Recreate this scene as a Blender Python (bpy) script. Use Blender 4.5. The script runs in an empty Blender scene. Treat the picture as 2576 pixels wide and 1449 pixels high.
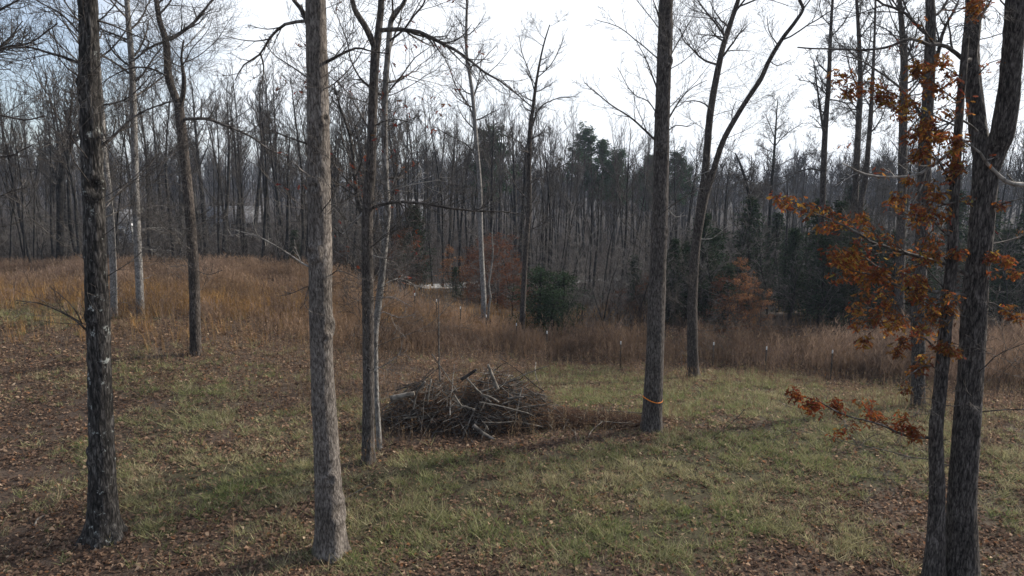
import bpy, math, random
import numpy as np
from math import sin, cos, pi, radians
random.seed(7)
RS = np.random.RandomState(11)
C = bpy.context.scene.collection
sc = bpy.context.scene

# ------------------------------------------------------------------ camera
CAMZ, PITCH, FD = 8.0, radians(9.4), 1718.0        # height, tilt, focal length in photo units (2576 wide)
cam = bpy.data.objects.new('camera', bpy.data.cameras.new('camera'))
C.objects.link(cam)
cam.location = (0, 0, CAMZ)
cam.rotation_euler = (pi/2 - PITCH, 0, 0)
cam.data.sensor_width = 36
cam.data.lens = 24.0
cam.data.clip_end = 6000
sc.camera = cam

# ------------------------------------------------------------------ sky and sun
SUN_AZ, SUN_EL = radians(66), radians(30)           # azimuth clockwise from the view direction (+Y)
world = bpy.data.worlds.new('World'); sc.world = world
world.use_nodes = True
nt = world.node_tree; nt.nodes.clear()
def nn(tree, typ, **kw):
    n = tree.nodes.new(typ)
    for k, v in kw.items(): setattr(n, k, v)
    return n
sky = nn(nt, 'ShaderNodeTexSky', sky_type='NISHITA', sun_disc=False)
sky.sun_elevation = SUN_EL; sky.sun_rotation = SUN_AZ
sky.dust_density = 1.2; sky.air_density = 1.0; sky.altitude = 200; sky.ozone_density = 4
tc = nn(nt, 'ShaderNodeTexCoord')
mp = nn(nt, 'ShaderNodeMapping'); mp.inputs['Scale'].default_value = (1.0, 1.0, 2.6)
no1 = nn(nt, 'ShaderNodeTexNoise'); no1.inputs['Scale'].default_value = 2.3; no1.inputs['Detail'].default_value = 7; no1.inputs['Roughness'].default_value = .55
nt.links.new(tc.outputs['Generated'], mp.inputs['Vector']); nt.links.new(mp.outputs['Vector'], no1.inputs['Vector'])
# thin cloud veil, thicker round the sun's quarter
dot = nn(nt, 'ShaderNodeVectorMath', operation='DOT_PRODUCT')
sv = (sin(SUN_AZ-.5)*cos(SUN_EL), cos(SUN_AZ-.5)*cos(SUN_EL), sin(SUN_EL))
nt.links.new(tc.outputs['Generated'], dot.inputs[0]); dot.inputs[1].default_value = sv
mr = nn(nt, 'ShaderNodeMapRange'); mr.inputs['From Min'].default_value = .2; mr.inputs['From Max'].default_value = .92
mr.inputs['To Min'].default_value = -.16; mr.inputs['To Max'].default_value = .40
nt.links.new(dot.outputs['Value'], mr.inputs['Value'])
add = nn(nt, 'ShaderNodeMath', operation='ADD')
nt.links.new(no1.outputs['Fac'], add.inputs[0]); nt.links.new(mr.outputs['Result'], add.inputs[1])
cov = nn(nt, 'ShaderNodeMapRange', interpolation_type='SMOOTHSTEP')
cov.inputs['From Min'].default_value = .40; cov.inputs['From Max'].default_value = .74
cov.inputs['To Min'].default_value = .3; cov.inputs['To Max'].default_value = .97
nt.links.new(add.outputs[0], cov.inputs['Value'])
mixc = nn(nt, 'ShaderNodeMix', data_type='RGBA')
CLOUD = 8.0
mixc.inputs[7].default_value = (CLOUD*.97, CLOUD*1.01, CLOUD*1.07, 1)
nt.links.new(cov.outputs['Result'], mixc.inputs[0]); nt.links.new(sky.outputs['Color'], mixc.inputs[6])
bg = nn(nt, 'ShaderNodeBackground'); bg.inputs['Strength'].default_value = 0.11
out = nn(nt, 'ShaderNodeOutputWorld')
nt.links.new(mixc.outputs[2], bg.inputs['Color']); nt.links.new(bg.outputs[0], out.inputs['Surface'])

sl = bpy.data.lights.new('sun', 'SUN'); sl.energy = 5.0; sl.angle = radians(4.0); sl.color = (1.0, .93, .82)
so = bpy.data.objects.new('sun', sl); C.objects.link(so)
from mathutils import Vector
so.rotation_euler = Vector((sin(SUN_AZ)*cos(SUN_EL), cos(SUN_AZ)*cos(SUN_EL), sin(SUN_EL))).to_track_quat('Z', 'Y').to_euler()
so.location = (30, 20, 40)

sc.view_settings.view_transform = 'Standard'; sc.view_settings.look = 'None'
sc.view_settings.gamma = 1; sc.view_settings.use_curve_mapping = False
sc.view_settings.exposure = 0.5
sc.cycles.max_bounces = 5; sc.cycles.diffuse_bounces = 2; sc.cycles.glossy_bounces = 1
sc.cycles.transmission_bounces = 3; sc.cycles.transparent_max_bounces = 4
sc.cycles.use_denoising = True; sc.cycles.denoiser = 'OPENIMAGEDENOISE'; sc.cycles.denoising_input_passes = 'RGB_ALBEDO_NORMAL'; sc.cycles.denoising_prefilter = 'ACCURATE'
sc.cycles.volume_bounces = 0

# ------------------------------------------------------------------ geometry helpers
def S(a, b, x):
    t = np.clip((np.asarray(x, float) - a)/(b - a), 0, 1); return t*t*(3 - 2*t)

def vnoise_table(seed): return np.random.RandomState(seed).rand(256, 256)
_T = [vnoise_table(s) for s in range(6)]
def vnoise(u, v, k=0):
    "value noise, 0..1, wraps every 256 cells"
    T = _T[k]; u = np.asarray(u, float); v = np.asarray(v, float)
    iu = np.floor(u).astype(int); iv = np.floor(v).astype(int)
    fu = u - iu; fv = v - iv; fu = fu*fu*(3-2*fu); fv = fv*fv*(3-2*fv)
    a = T[iu % 256, iv % 256]; b = T[(iu+1) % 256, iv % 256]; c = T[iu % 256, (iv+1) % 256]; d = T[(iu+1) % 256, (iv+1) % 256]
    return (a*(1-fu)+b*fu)*(1-fv) + (c*(1-fu)+d*fu)*fv

def ground_z(x, y):
    x = np.asarray(x, float); y = np.asarray(y, float)
    l = S(5, -19, x)
    z = 1.05*S(15, 36, y)*l - 2.3*S(19, 38, y)*(1-l)
    z = z - 4.2*S(45, 82, y)
    z = z + .16*(vnoise(x/5+40, y/5+40, 0)-.5)*S(3, 9, y) + .05*(vnoise(x/1.3+90, y/1.3+90, 1)-.5)
    z = z + .8*(vnoise(x/45+60, y/45+60, 2)-.5)*S(60, 120, y)
    return z

CP, SP = cos(PITCH), sin(PITCH)
def ray(px, py):
    xc = (px-1288)/FD; yc = -(py-724.5)/FD
    return np.array((xc, yc*SP + CP, yc*CP - SP))
def at_Y(px, py, Y):
    d = ray(px, py); t = Y/d[1]; return np.array((d[0]*t, Y, CAMZ + d[2]*t)), t
def at_ground(px, py, h=0.0):
    d = ray(px, py); t = np.arange(6, 500, .05)
    g = ground_z(d[0]*t, d[1]*t) + h
    k = np.argmax(CAMZ + d[2]*t < g)
    t = t[k] if k else 100.
    return np.array((d[0]*t, d[1]*t, float(ground_z(d[0]*t, d[1]*t)))), t
def project(x, y, z):
    dz = z - CAMZ; dep = y*CP - dz*SP; yc = y*SP + dz*CP
    return 1288 + FD*x/dep, 724.5 - FD*yc/dep, dep

def mk(name, V, F, mat, parent=None, smooth=False, col=None, link=True):
    V = np.asarray(V, np.float32); F = np.asarray(F, np.int32)
    me = bpy.data.meshes.new(name)
    m, k = F.shape
    me.vertices.add(len(V)); me.vertices.foreach_set('co', V.ravel())
    me.loops.add(m*k); me.loops.foreach_set('vertex_index', F.ravel())
    me.polygons.add(m); me.polygons.foreach_set('loop_start', np.arange(0, m*k, k, dtype=np.int32))
    if smooth: me.polygons.foreach_set('use_smooth', np.ones(m, bool))
    me.update(calc_edges=True)
    if col is not None:
        a = me.attributes.new('Col', 'FLOAT_COLOR', 'POINT')
        c4 = np.ones((len(V), 4), np.float32); c4[:, :3] = col; a.data.foreach_set('color', c4.ravel())
    me.materials.append(mat)
    o = bpy.data.objects.new(name, me)
    if parent is not None: o.parent = parent
    if link: C.objects.link(o)
    return o

def tag(o, label=None, cat=None, group=None, kind=None):
    if label: o['label'] = label
    if cat: o['category'] = cat
    if group: o['group'] = group
    if kind: o['kind'] = kind
    return o
def thing(name, label, cat, loc, group=None):
    o = bpy.data.objects.new(name, None); C.objects.link(o)
    o.empty_display_size = .3
    o.location = [float(v) for v in loc]
    return tag(o, label, cat, group)
def copy_thing(root, loc, rz=0, scale=(1, 1, 1), label=None, group=None):
    r = root.copy(); C.objects.link(r)
    r.location = [float(v) for v in loc]; r.rotation_euler = (0, 0, rz); r.scale = scale
    if label: r['label'] = label
    if group: r['group'] = group
    for ch in root.children:
        c = ch.copy(); C.objects.link(c); c.parent = r
    return r

def unit(v): return v/np.maximum(np.linalg.norm(v, axis=-1, keepdims=True), 1e-9)

def tubes_mesh(tubes):
    "tubes: list of (points n*3, radii n, sides); returns vertices and quads"
    groups = {}
    for p, r, s in tubes: groups.setdefault((len(p), s), []).append((p, r))
    VV, FF, off = [], [], 0
    for (n, s), lst in groups.items():
        P = np.array([a for a, _ in lst], float); R = np.array([b for _, b in lst], float)
        T = np.empty_like(P); T[:, 1:-1] = P[:, 2:]-P[:, :-2]; T[:, 0] = P[:, 1]-P[:, 0]; T[:, -1] = P[:, -1]-P[:, -2]
        T = unit(T); ov = unit(P[:, -1]-P[:, 0])
        ref = np.where(np.abs(ov[:, 2:3]) > .8, np.array([[1., 0, 0]]), np.array([[0, 0, 1.]]))
        A = unit(np.cross(ov, ref))[:, None, :]
        U = unit(A - T*(A*T).sum(-1, keepdims=True)); W = np.cross(T, U)
        th = np.arange(s)*2*pi/s
        V = P[:, :, None, :] + R[:, :, None, None]*(np.cos(th)[None, None, :, None]*U[:, :, None, :] + np.sin(th)[None, None, :, None]*W[:, :, None, :])
        B = len(lst); VV.append(V.reshape(-1, 3))
        i = np.arange(n-1)[:, None]; j = np.arange(s)[None, :]; j2 = (j+1) % s
        q = np.stack([i*s+j, i*s+j2, (i+1)*s+j2, (i+1)*s+j], -1).reshape(-1, 4)
        FF.append((q[None] + (np.arange(B)*n*s)[:, None, None] + off).reshape(-1, 4)); off += B*n*s
    return np.concatenate(VV), np.concatenate(FF)

# --- growth (plain floats for speed)
def rnd(a, b): return random.uniform(a, b)
def nrm(v):
    l = math.sqrt(v[0]*v[0]+v[1]*v[1]+v[2]*v[2]) or 1e-9; return (v[0]/l, v[1]/l, v[2]/l)
def branch_off(d, ang):
    while True:
        a = (rnd(-1, 1), rnd(-1, 1), rnd(-1, 1)); k = a[0]*d[0]+a[1]*d[1]+a[2]*d[2]
        s = (a[0]-k*d[0], a[1]-k*d[1], a[2]-k*d[2])
        if s[0]**2+s[1]**2+s[2]**2 > .05: break
    s = nrm(s); c, q = cos(ang), sin(ang)
    return (d[0]*c+s[0]*q, d[1]*c+s[1]*q, d[2]*c+s[2]*q)
SEG = {0: 9, 1: 6, 2: 3, 3: 1, 4: 1}
def grow(tubes, tips, p, d, L, r, lvl, P):
    n = SEG[lvl]; pts = [tuple(p)]; h = L/n
    for i in range(n):
        w = P['wob']
        d = nrm((d[0]+rnd(-w, w), d[1]+rnd(-w, w), d[2]+rnd(-w, w)+P['up']))
        p = (p[0]+d[0]*h, p[1]+d[1]*h, p[2]+d[2]*h); pts.append(p)
    end = max(P['rmin']*.7, r*.3)
    rad = [max(r + (end-r)*(i/n), P['rmin']*.7) for i in range(n+1)]
    tubes.append((pts, rad, 3 if (lvl >= 2 or r < .012) else 5))
    spawn(tubes, tips, pts, rad, L, lvl, P)
    if lvl >= P['max']-1: tips.append((pts[-1], d))
def spawn(tubes, tips, pts, rad, L, lvl, P, t0=.2):
    if lvl >= P['max']: return
    n = len(pts)-1
    k = max(1, int(P['dens'][lvl]*(.75+.5*random.random())*P.get('lenf', 1)))
    for q in range(k):
        t = t0 + (1-t0)*(q+random.random())/k
        f = min(t*n, n-1e-4); i = int(f); g = f-i
        a, b = pts[i], pts[i+1]
        p = (a[0]+(b[0]-a[0])*g, a[1]+(b[1]-a[1])*g, a[2]+(b[2]-a[2])*g)
        d = nrm((b[0]-a[0], b[1]-a[1], b[2]-a[2]))
        rr = rad[i]+(rad[i+1]-rad[i])*g
        dd = branch_off(d, radians(rnd(*P['ang'])))
        ll = L*rnd(*P['len'])*(1.1-.55*t)
        grow(tubes, tips, p, dd, ll, max(rr*rnd(.4, .65), P['rmin']), lvl+1, P)

OAK = dict(wob=.2, up=.06, rmin=.0045, max=3, dens={0: 9, 1: 6, 2: 4}, ang=(25, 60), len=(.38, .7))
HICK = dict(wob=.15, up=.08, rmin=.0045, max=3, dens={0: 8, 1: 5, 2: 3}, ang=(25, 52), len=(.4, .7))
TWIG = dict(wob=.2, up=.06, rmin=.004, max=3, dens={0: 6, 1: 5, 2: 3}, ang=(25, 60), len=(.3, .6))

# ------------------------------------------------------------------ materials
def base_mat(name):
    m = bpy.data.materials.new(name); m.use_nodes = True
    t = m.node_tree; b = t.nodes['Principled BSDF']
    b.inputs['Roughness'].default_value = .9; b.inputs['Specular IOR Level'].default_value = .15
    return m, t, b
def ramp(t, stops):
    r = t.nodes.new('ShaderNodeValToRGB'); e = r.color_ramp.elements
    while len(e) < len(stops): e.new(.5)
    for i, (p, c) in enumerate(stops): e[i].position = p; e[i].color = (*c, 1)
    return r
def bark(name, dark, mid, pale, sc_=(16, 16, 2.2), bump=.5, lichen=0.0, plate=.8):
    m, t, b = base_mat(name); L = t.links.new
    co = t.nodes.new('ShaderNodeTexCoord'); mp_ = t.nodes.new('ShaderNodeMapping'); mp_.inputs['Scale'].default_value = sc_
    L(co.outputs['Object'], mp_.inputs['Vector'])
    n1 = t.nodes.new('ShaderNodeTexNoise'); n1.inputs['Scale'].default_value = 1; n1.inputs['Detail'].default_value = 6; n1.inputs['Roughness'].default_value = .65
    L(mp_.outputs[0], n1.inputs['Vector'])
    wp = t.nodes.new('ShaderNodeMix'); wp.data_type = 'VECTOR'; wp.inputs[0].default_value = .22
    L(mp_.outputs[0], wp.inputs[4]); L(n1.outputs['Color'], wp.inputs[5])
    vo_ = t.nodes.new('ShaderNodeTexVoronoi'); vo_.feature = 'DISTANCE_TO_EDGE'; vo_.inputs['Scale'].default_value = plate; vo_.inputs['Randomness'].default_value = 1
    vc = t.nodes.new('ShaderNodeTexVoronoi'); vc.inputs['Scale'].default_value = plate
    L(wp.outputs[1], vo_.inputs['Vector']); L(wp.outputs[1], vc.inputs['Vector'])
    cr = t.nodes.new('ShaderNodeMapRange'); cr.inputs['From Max'].default_value = .16; cr.inputs['To Min'].default_value = -.10; cr.inputs['To Max'].default_value = .02
    L(vo_.outputs['Distance'], cr.inputs['Value'])
    sp_ = t.nodes.new('ShaderNodeSeparateColor'); L(vc.outputs['Color'], sp_.inputs[0])
    pr_ = t.nodes.new('ShaderNodeMapRange'); pr_.inputs['To Min'].default_value = -.045; pr_.inputs['To Max'].default_value = .045; L(sp_.outputs[0], pr_.inputs['Value'])
    a1 = t.nodes.new('ShaderNodeMath'); L(n1.outputs['Fac'], a1.inputs[0]); L(cr.outputs[0], a1.inputs[1])
    a2 = t.nodes.new('ShaderNodeMath'); L(a1.outputs[0], a2.inputs[0]); L(pr_.outputs[0], a2.inputs[1])
    r = ramp(t, [(.34, dark), (.5, mid), (.68, pale)]); L(a2.outputs[0], r.inputs[0])
    n2 = t.nodes.new('ShaderNodeTexNoise'); n2.inputs['Scale'].default_value = 1.3; n2.inputs['Detail'].default_value = 4
    L(co.outputs['Object'], n2.inputs['Vector'])
    mx = t.nodes.new('ShaderNodeMix'); mx.data_type = 'RGBA'; mx.blend_type = 'MULTIPLY'; mx.inputs[0].default_value = .8
    r2 = ramp(t, [(.3, (.62, .6, .58)), (.7, (1.25, 1.22, 1.2))]); L(n2.outputs['Fac'], r2.inputs[0])
    L(r.outputs[0], mx.inputs[6]); L(r2.outputs[0], mx.inputs[7]); cur = mx.outputs[2]
    if lichen > 0:
        n3 = t.nodes.new('ShaderNodeTexNoise'); n3.inputs['Scale'].default_value = 4.5; n3.inputs['Detail'].default_value = 8; n3.inputs['Roughness'].default_value = .72
        L(co.outputs['Object'], n3.inputs['Vector'])
        r3 = ramp(t, [(.66-lichen, (0, 0, 0)), (.70-lichen, (1, 1, 1))]); L(n3.outputs['Fac'], r3.inputs[0])
        m3 = t.nodes.new('ShaderNodeMix'); m3.data_type = 'RGBA'; m3.inputs[7].default_value = (.30, .31, .29, 1)
        L(r3.outputs[0], m3.inputs[0]); L(cur, m3.inputs[6]); cur = m3.outputs[2]
    L(cur, b.inputs['Base Color'])
    bp = t.nodes.new('ShaderNodeBump'); bp.inputs['Strength'].default_value = bump; bp.inputs['Distance'].default_value = .03
    L(a2.outputs[0], bp.inputs['Height']); L(bp.outputs[0], b.inputs['Normal'])
    return m
def plain(name, a, b_, scale=6):
    m, t, b = base_mat(name); L = t.links.new
    co = t.nodes.new('ShaderNodeTexCoord'); n = t.nodes.new('ShaderNodeTexNoise'); n.inputs['Scale'].default_value = scale; n.inputs['Detail'].default_value = 4
    L(co.outputs['Object'], n.inputs['Vector']); r = ramp(t, [(.35, a), (.65, b_)]); L(n.outputs['Fac'], r.inputs[0]); L(r.outputs[0], b.inputs['Base Color'])
    return m
def leafy(name, trans=.35):
    "thin leaf or blade: colour from each blade's own attribute, part of the light passes through"
    m = bpy.data.materials.new(name); m.use_nodes = True; t = m.node_tree; t.nodes.clear(); L = t.links.new
    at = t.nodes.new('ShaderNodeAttribute'); at.attribute_name = 'Col'
    d = t.nodes.new('ShaderNodeBsdfDiffuse'); tr = t.nodes.new('ShaderNodeBsdfTranslucent'); mx = t.nodes.new('ShaderNodeMixShader'); mx.inputs[0].default_value = trans
    o = t.nodes.new('ShaderNodeOutputMaterial')
    L(at.outputs['Color'], d.inputs['Color']); L(at.outputs['Color'], tr.inputs['Color'])
    L(d.outputs[0], mx.inputs[1]); L(tr.outputs[0], mx.inputs[2]); L(mx.outputs[0], o.inputs['Surface'])
    return m

M_dark = bark('bark_dark_furrowed', (.012, .011, .01), (.042, .038, .035), (.15, .14, .13), (20, 20, 4.5), .9, lichen=.06, plate=1.1)
M_grey = bark('bark_grey_flaky', (.048, .041, .036), (.132, .115, .102), (.245, .222, .2), (26, 26, 8), .7, plate=1.25)
M_gbr = bark('bark_grey_brown', (.026, .022, .02), (.085, .074, .067), (.17, .155, .143), (26, 26, 7), .7, plate=1.2)
M_pale = bark('bark_pale', (.09, .083, .078), (.2, .19, .18), (.34, .33, .31), (20, 20, 9), .5, lichen=.03)
M_brown = bark('bark_brown', (.016, .013, .011), (.06, .05, .044), (.15, .132, .118), (26, 26, 6), .8, plate=1.2)
M_oak = bark('bark_oak', (.014, .012, .011), (.062, .054, .049), (.16, .144, .133), (28, 28, 6), .8, plate=1.2)
M_limb = bark('branch_bark', (.03, .026, .023), (.08, .07, .063), (.2, .185, .17), (8, 8, 8), .3)
M_limbp = bark('branch_pale', (.12, .11, .1), (.25, .235, .215), (.4, .38, .35), (8, 8, 8), .3)
M_forest = bark('forest_bark', (.01, .0095, .0095), (.027, .0255, .025), (.07, .067, .064), (6, 6, 2), .3)
M_twig = plain('forest_twigs', (.032, .028, .026), (.08, .071, .065), 1.2)
M_farw = plain('far_bark', (.03, .028, .03), (.065, .06, .062), .1)
M_sap = plain('sapling_twigs', (.04, .035, .032), (.18, .163, .148), 1.5)
M_leaf = leafy('dry_leaf', .45)
M_blade = leafy('grass_blade', .35)
M_green = leafy('evergreen_leaf', .2)
M_wood = plain('dead_wood', (.04, .035, .031), (.17, .152, .135), 6)
M_woodp = plain('bleached_wood', (.075, .064, .054), (.235, .208, .176), 7)
M_woodd = plain('dark_wood', (.02, .017, .015), (.06, .05, .045), 5)

# ------------------------------------------------------------------ layout fields (what grows where)
def lin(px, xs, ys): return np.interp(px, xs, ys)
def front_line(px):      # where the tall dry growth begins
    return lin(px, [-400, 0, 300, 500, 700, 860, 1000, 1250, 1400, 1700, 2000, 2300, 2576, 3000], [800, 800, 815, 835, 860, 905, 925, 915, 930, 935, 955, 985, 1005, 1020])
GREEN = [(1720, 1010, 480, 75, 1.0), (1720, 1190, 640, 130, .95), (1150, 1230, 330, 120, .85), (1000, 1360, 260, 80, .55), (2200, 1120, 320, 150, 1.0), (1700, 1320, 620, 110, .85), (1050, 1300, 250, 90, .8),
         (2540, 1230, 130, 170, .75), (600, 1190, 250, 100, .8), (450, 1060, 200, 55, .6), (700, 1080, 170, 60, .55), (70, 790, 170, 40, .9), (1450, 955, 230, 35, .8), (360, 1290, 110, 60, .55), (520, 900, 120, 30, .35), (330, 1130, 60, 60, .5), (300, 960, 420, 90, .36), (420, 1210, 420, 120, .5), (900, 1050, 120, 60, .45), (60, 1010, 120, 60, .3), (700, 1330, 150, 50, .45), (1250, 1400, 900, 60, .4)]
def f_green(px, py, x, y):
    g = np.zeros_like(px)
    for cx, cy, rx, ry, w in GREEN: g = np.maximum(g, w*np.exp(-(((px-cx)/rx)**2 + ((py-cy)/ry)**2)**1.4))
    n = vnoise(x/.9+30, y/.9+30, 3)*.5 + vnoise(x/2.7+70, y/2.7+10, 4)*.5
    pile = np.exp(-(((px-1330)/330)**2 + ((py-1085)/60)**2)**1.5)
    return np.clip((g*(1-.9*pile) - .22 + (n-.5)*.85)*1.8, 0, 1)
def f_gold(px, py, x, y):
    c = lin(px, [-400, 0, 300, 500, 700, 800, 1000, 1300], [745, 745, 750, 765, 790, 800, 800, 820])
    th = lin(px, [-400, 300, 700, 1000, 1300], [22, 23, 28, 34, 40])
    a = lin(px, [-400, 720, 900, 1350, 1700, 3000], [1, .9, .3, .25, .06, .02])
    n = vnoise(x/1.6+10, y/1.6+20, 5)
    return np.clip(a*np.exp(-((py-c)/th)**2)*(.55+.9*n), 0, 1)
def f_weed(px, py, x, y, dep):
    fl = front_line(px) + 30*(vnoise(x/1.2, y/1.2, 2)-.5)
    back = lin(px, [-400, 300, 750, 1100, 1300, 1500, 1700, 3000], [58, 57, 53, 44, 42, 41, 39.5, 39.5])
    return np.clip((fl - py)/np.where(px > 1250, 38, 60), 0, 1)**1.2*np.maximum(.35+.65*S(.25, .55, vnoise(x/1.7+77, y/1.7+12, 1)), S(1350, 1600, px)*.85)*(1-S(-2, 2, dep-back))

# ------------------------------------------------------------------ ground
def axis(dense0, dense1, step, lo, hi, g=1.12):
    a = list(np.arange(dense0, dense1+1e-6, step)); s = step
    while a[-1] < hi: s *= g; a.append(a[-1]+s)
    s = step
    while a[0] > lo: s *= g; a.insert(0, a[0]-s)
    return np.array(a)
gx = axis(-34, 34, .28, -750, 750); gy = axis(6, 58, .28, -150, 1100)
X, Y = np.meshgrid(gx, gy, indexing='ij'); Z = ground_z(X, Y)
V = np.stack([X, Y, Z], -1).reshape(-1, 3)
nx, ny = len(gx), len(gy)
I, J = np.meshgrid(np.arange(nx-1), np.arange(ny-1), indexing='ij')
F = np.stack([I*ny+J, (I+1)*ny+J, (I+1)*ny+J+1, I*ny+J+1], -1).reshape(-1, 4)
ysafe = np.maximum(V[:, 1], 5)
gpx, gpy, gdep = project(V[:, 0], ysafe, V[:, 2])
fg = f_green(gpx, gpy, V[:, 0], V[:, 1]); fw = np.clip((front_line(gpx)-gpy)/40, 0, 1)
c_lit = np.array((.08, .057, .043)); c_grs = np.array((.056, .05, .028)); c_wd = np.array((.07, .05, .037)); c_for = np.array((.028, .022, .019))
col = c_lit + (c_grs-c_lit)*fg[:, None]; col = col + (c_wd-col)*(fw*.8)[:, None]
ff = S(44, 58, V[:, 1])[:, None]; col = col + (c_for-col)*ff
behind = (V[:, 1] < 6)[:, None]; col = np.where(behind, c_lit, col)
m, t, b = base_mat('ground_soil'); L = t.links.new
at = t.nodes.new('ShaderNodeAttribute'); at.attribute_name = 'Col'
co = t.nodes.new('ShaderNodeTexCoord')
n1 = t.nodes.new('ShaderNodeTexNoise'); n1.inputs['Scale'].default_value = 14; n1.inputs['Detail'].default_value = 8; n1.inputs['Roughness'].default_value = .75
L(co.outputs['Object'], n1.inputs['Vector'])
r = ramp(t, [(.3, (.45, .42, .4)), (.52, (1, 1, 1)), (.72, (1.9, 1.8, 1.65))]); L(n1.outputs['Fac'], r.inputs[0])
mx = t.nodes.new('ShaderNodeMix'); mx.data_type = 'RGBA'; mx.blend_type = 'MULTIPLY'; mx.inputs[0].default_value = 1
L(at.outputs['Color'], mx.inputs[6]); L(r.outputs[0], mx.inputs[7]); L(mx.outputs[2], b.inputs['Base Color'])
bp = t.nodes.new('ShaderNodeBump'); bp.inputs['Strength'].default_value = .8; bp.inputs['Distance'].default_value = .06
L(n1.outputs['Fac'], bp.inputs['Height']); L(bp.outputs[0], b.inputs['Normal'])
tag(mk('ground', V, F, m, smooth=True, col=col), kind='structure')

# gravel road in the dip behind the field
M_road = plain('road_gravel', (.2, .195, .19), (.3, .295, .285), 3)
rp = [at_ground(1040+560*i/59, 721-17*i/59 + 2*sin(i*.2))[0] for i in range(60)]
rp = np.array(rp); rp[2:-2, 1] = np.convolve(rp[:, 1], np.ones(5)/5, 'valid')
rv = []
for i, p in enumerate(rp):
    q = rp[min(i+1, 59)] - rp[max(i-1, 0)]; s = unit(np.array((-q[1], q[0], 0)))
    for k in (-1, -.5, 0, .5, 1):
        e = p + s*k*1.1; rv.append((e[0], e[1], float(ground_z(e[0], e[1])) + .10 - .03*abs(k)))
rf = [(i*5+k, i*5+k+1, (i+1)*5+k+1, (i+1)*5+k) for i in range(59) for k in range(4)]
tag(mk('gravel_road', rv, rf, M_road, smooth=True), kind='structure')

# ------------------------------------------------------------------ hero trunks
def resample(pts, rad, step):
    pts = np.array(pts, float); rad = np.array(rad, float)
    # Catmull-Rom through the given points
    P = np.vstack([2*pts[0]-pts[1], pts, 2*pts[-1]-pts[-2]]); out = []; ro = []
    for i in range(1, len(P)-2):
        n = max(2, int(np.linalg.norm(P[i+1]-P[i])/step))
        for k in range(n):
            t = k/n; a, b_, c, d = P[i-1], P[i], P[i+1], P[i+2]
            out.append(.5*((2*b_)+(-a+c)*t+(2*a-5*b_+4*c-d)*t*t+(-a+3*b_-3*c+d)*t**3)); ro.append(rad[i-1]+(rad[i]-rad[i-1])*t)
    out.append(pts[-1]); ro.append(rad[-1])
    return np.array(out), np.array(ro)
def bark_tube(pts, rad, sides, amp, cell, seed, flare=0.0, zbase=0.0, step=.05, knots=()):
    P, R = resample(pts, rad, step); n = len(P)
    T = np.empty_like(P); T[1:-1] = P[2:]-P[:-2]; T[0] = P[1]-P[0]; T[-1] = P[-1]-P[-2]; T = unit(T)
    A = np.array((1., .02, 0)); U = unit(A - T*(T@A)[:, None]); W = np.cross(T, U)
    arc = np.concatenate([[0], np.cumsum(np.linalg.norm(np.diff(P, axis=0), axis=1))])
    th = np.arange(sides)*2*pi/sides
    TH, AR = np.meshgrid(th, arc); RR = np.repeat(R[:, None], sides, 1)
    per = max(6, int(round(2*pi*R[0]/cell[0])))
    u = TH/(2*pi)*per
    def pn(u, v, k):      # periodic in u
        w = u % per; f = w/per
        return vnoise(w, v, k)*(1-S(.8, 1, f)) + vnoise(w-per+256, v, k)*S(.8, 1, f)
    wv = AR/cell[1] + seed*17.3
    ridged = 1-np.abs(2*pn(u + .8*pn(u*.5, wv*.7, 2), wv, seed % 6)-1)
    fine = pn(u*1.0, AR/(cell[1]*.3)+seed*5, (seed+1) % 6)
    lump = pn(u*.35, AR/1.1+seed*3, (seed+2) % 6)-.5
    disp = amp*(ridged-.6) + amp*.6*(fine-.5)
    for hk, tk, wk, ak in knots:      # healed branch scars and swellings
        dth = np.abs((TH-tk+pi) % (2*pi)-pi)*R[0]*.8; q = np.sqrt(dth**2+(AR-hk)**2)/wk
        disp = disp + ak*(np.exp(-(q-1)**2*5)-.7*np.exp(-q**2*5))
    RR = RR*(1+.09*lump) + disp*np.clip(RR/.12, .15, 1)
    if flare > 0:
        h = np.maximum(AR, 0)
        RR = RR*(1 + flare*np.exp(-h/.33)*(1+.45*np.cos(5*TH+seed)+.25*np.cos(3*TH+seed*2)) + .18*flare*np.exp(-h/1.1))
    V = P[:, None, :] + RR[:, :, None]*(np.cos(TH)[:, :, None]*U[:, None, :] + np.sin(TH)[:, :, None]*W[:, None, :])
    i = np.arange(n-1)[:, None]; j = np.arange(sides)[None, :]; j2 = (j+1) % sides
    return V.reshape(-1, 3), np.stack([i*sides+j, i*sides+j2, (i+1)*sides+j2, (i+1)*sides+j], -1).reshape(-1, 4)

def px_path(spec, Y, dy=None):
    "spec: (x, y, width) in photo units -> world points in the tree's own upright plane, radii"
    pts, rad = [], []
    for k, (px, py, w) in enumerate(spec):
        p, dep = at_Y(px, py, Y + (dy[k] if dy else 0)); pts.append(p); rad.append(max(w/2*dep/FD, .003))
    return pts, rad
def limb_path(spec, Y, w0, out=0.0, wend=None):
    n = len(spec); w1 = wend if wend else max(w0*.3, 1.6)
    s = [(px, py, w0+(w1-w0)*i/(n-1)) for i, (px, py) in enumerate(spec)]
    return px_path(s, Y, [out*i/(n-1) for i in range(n)])

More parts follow.
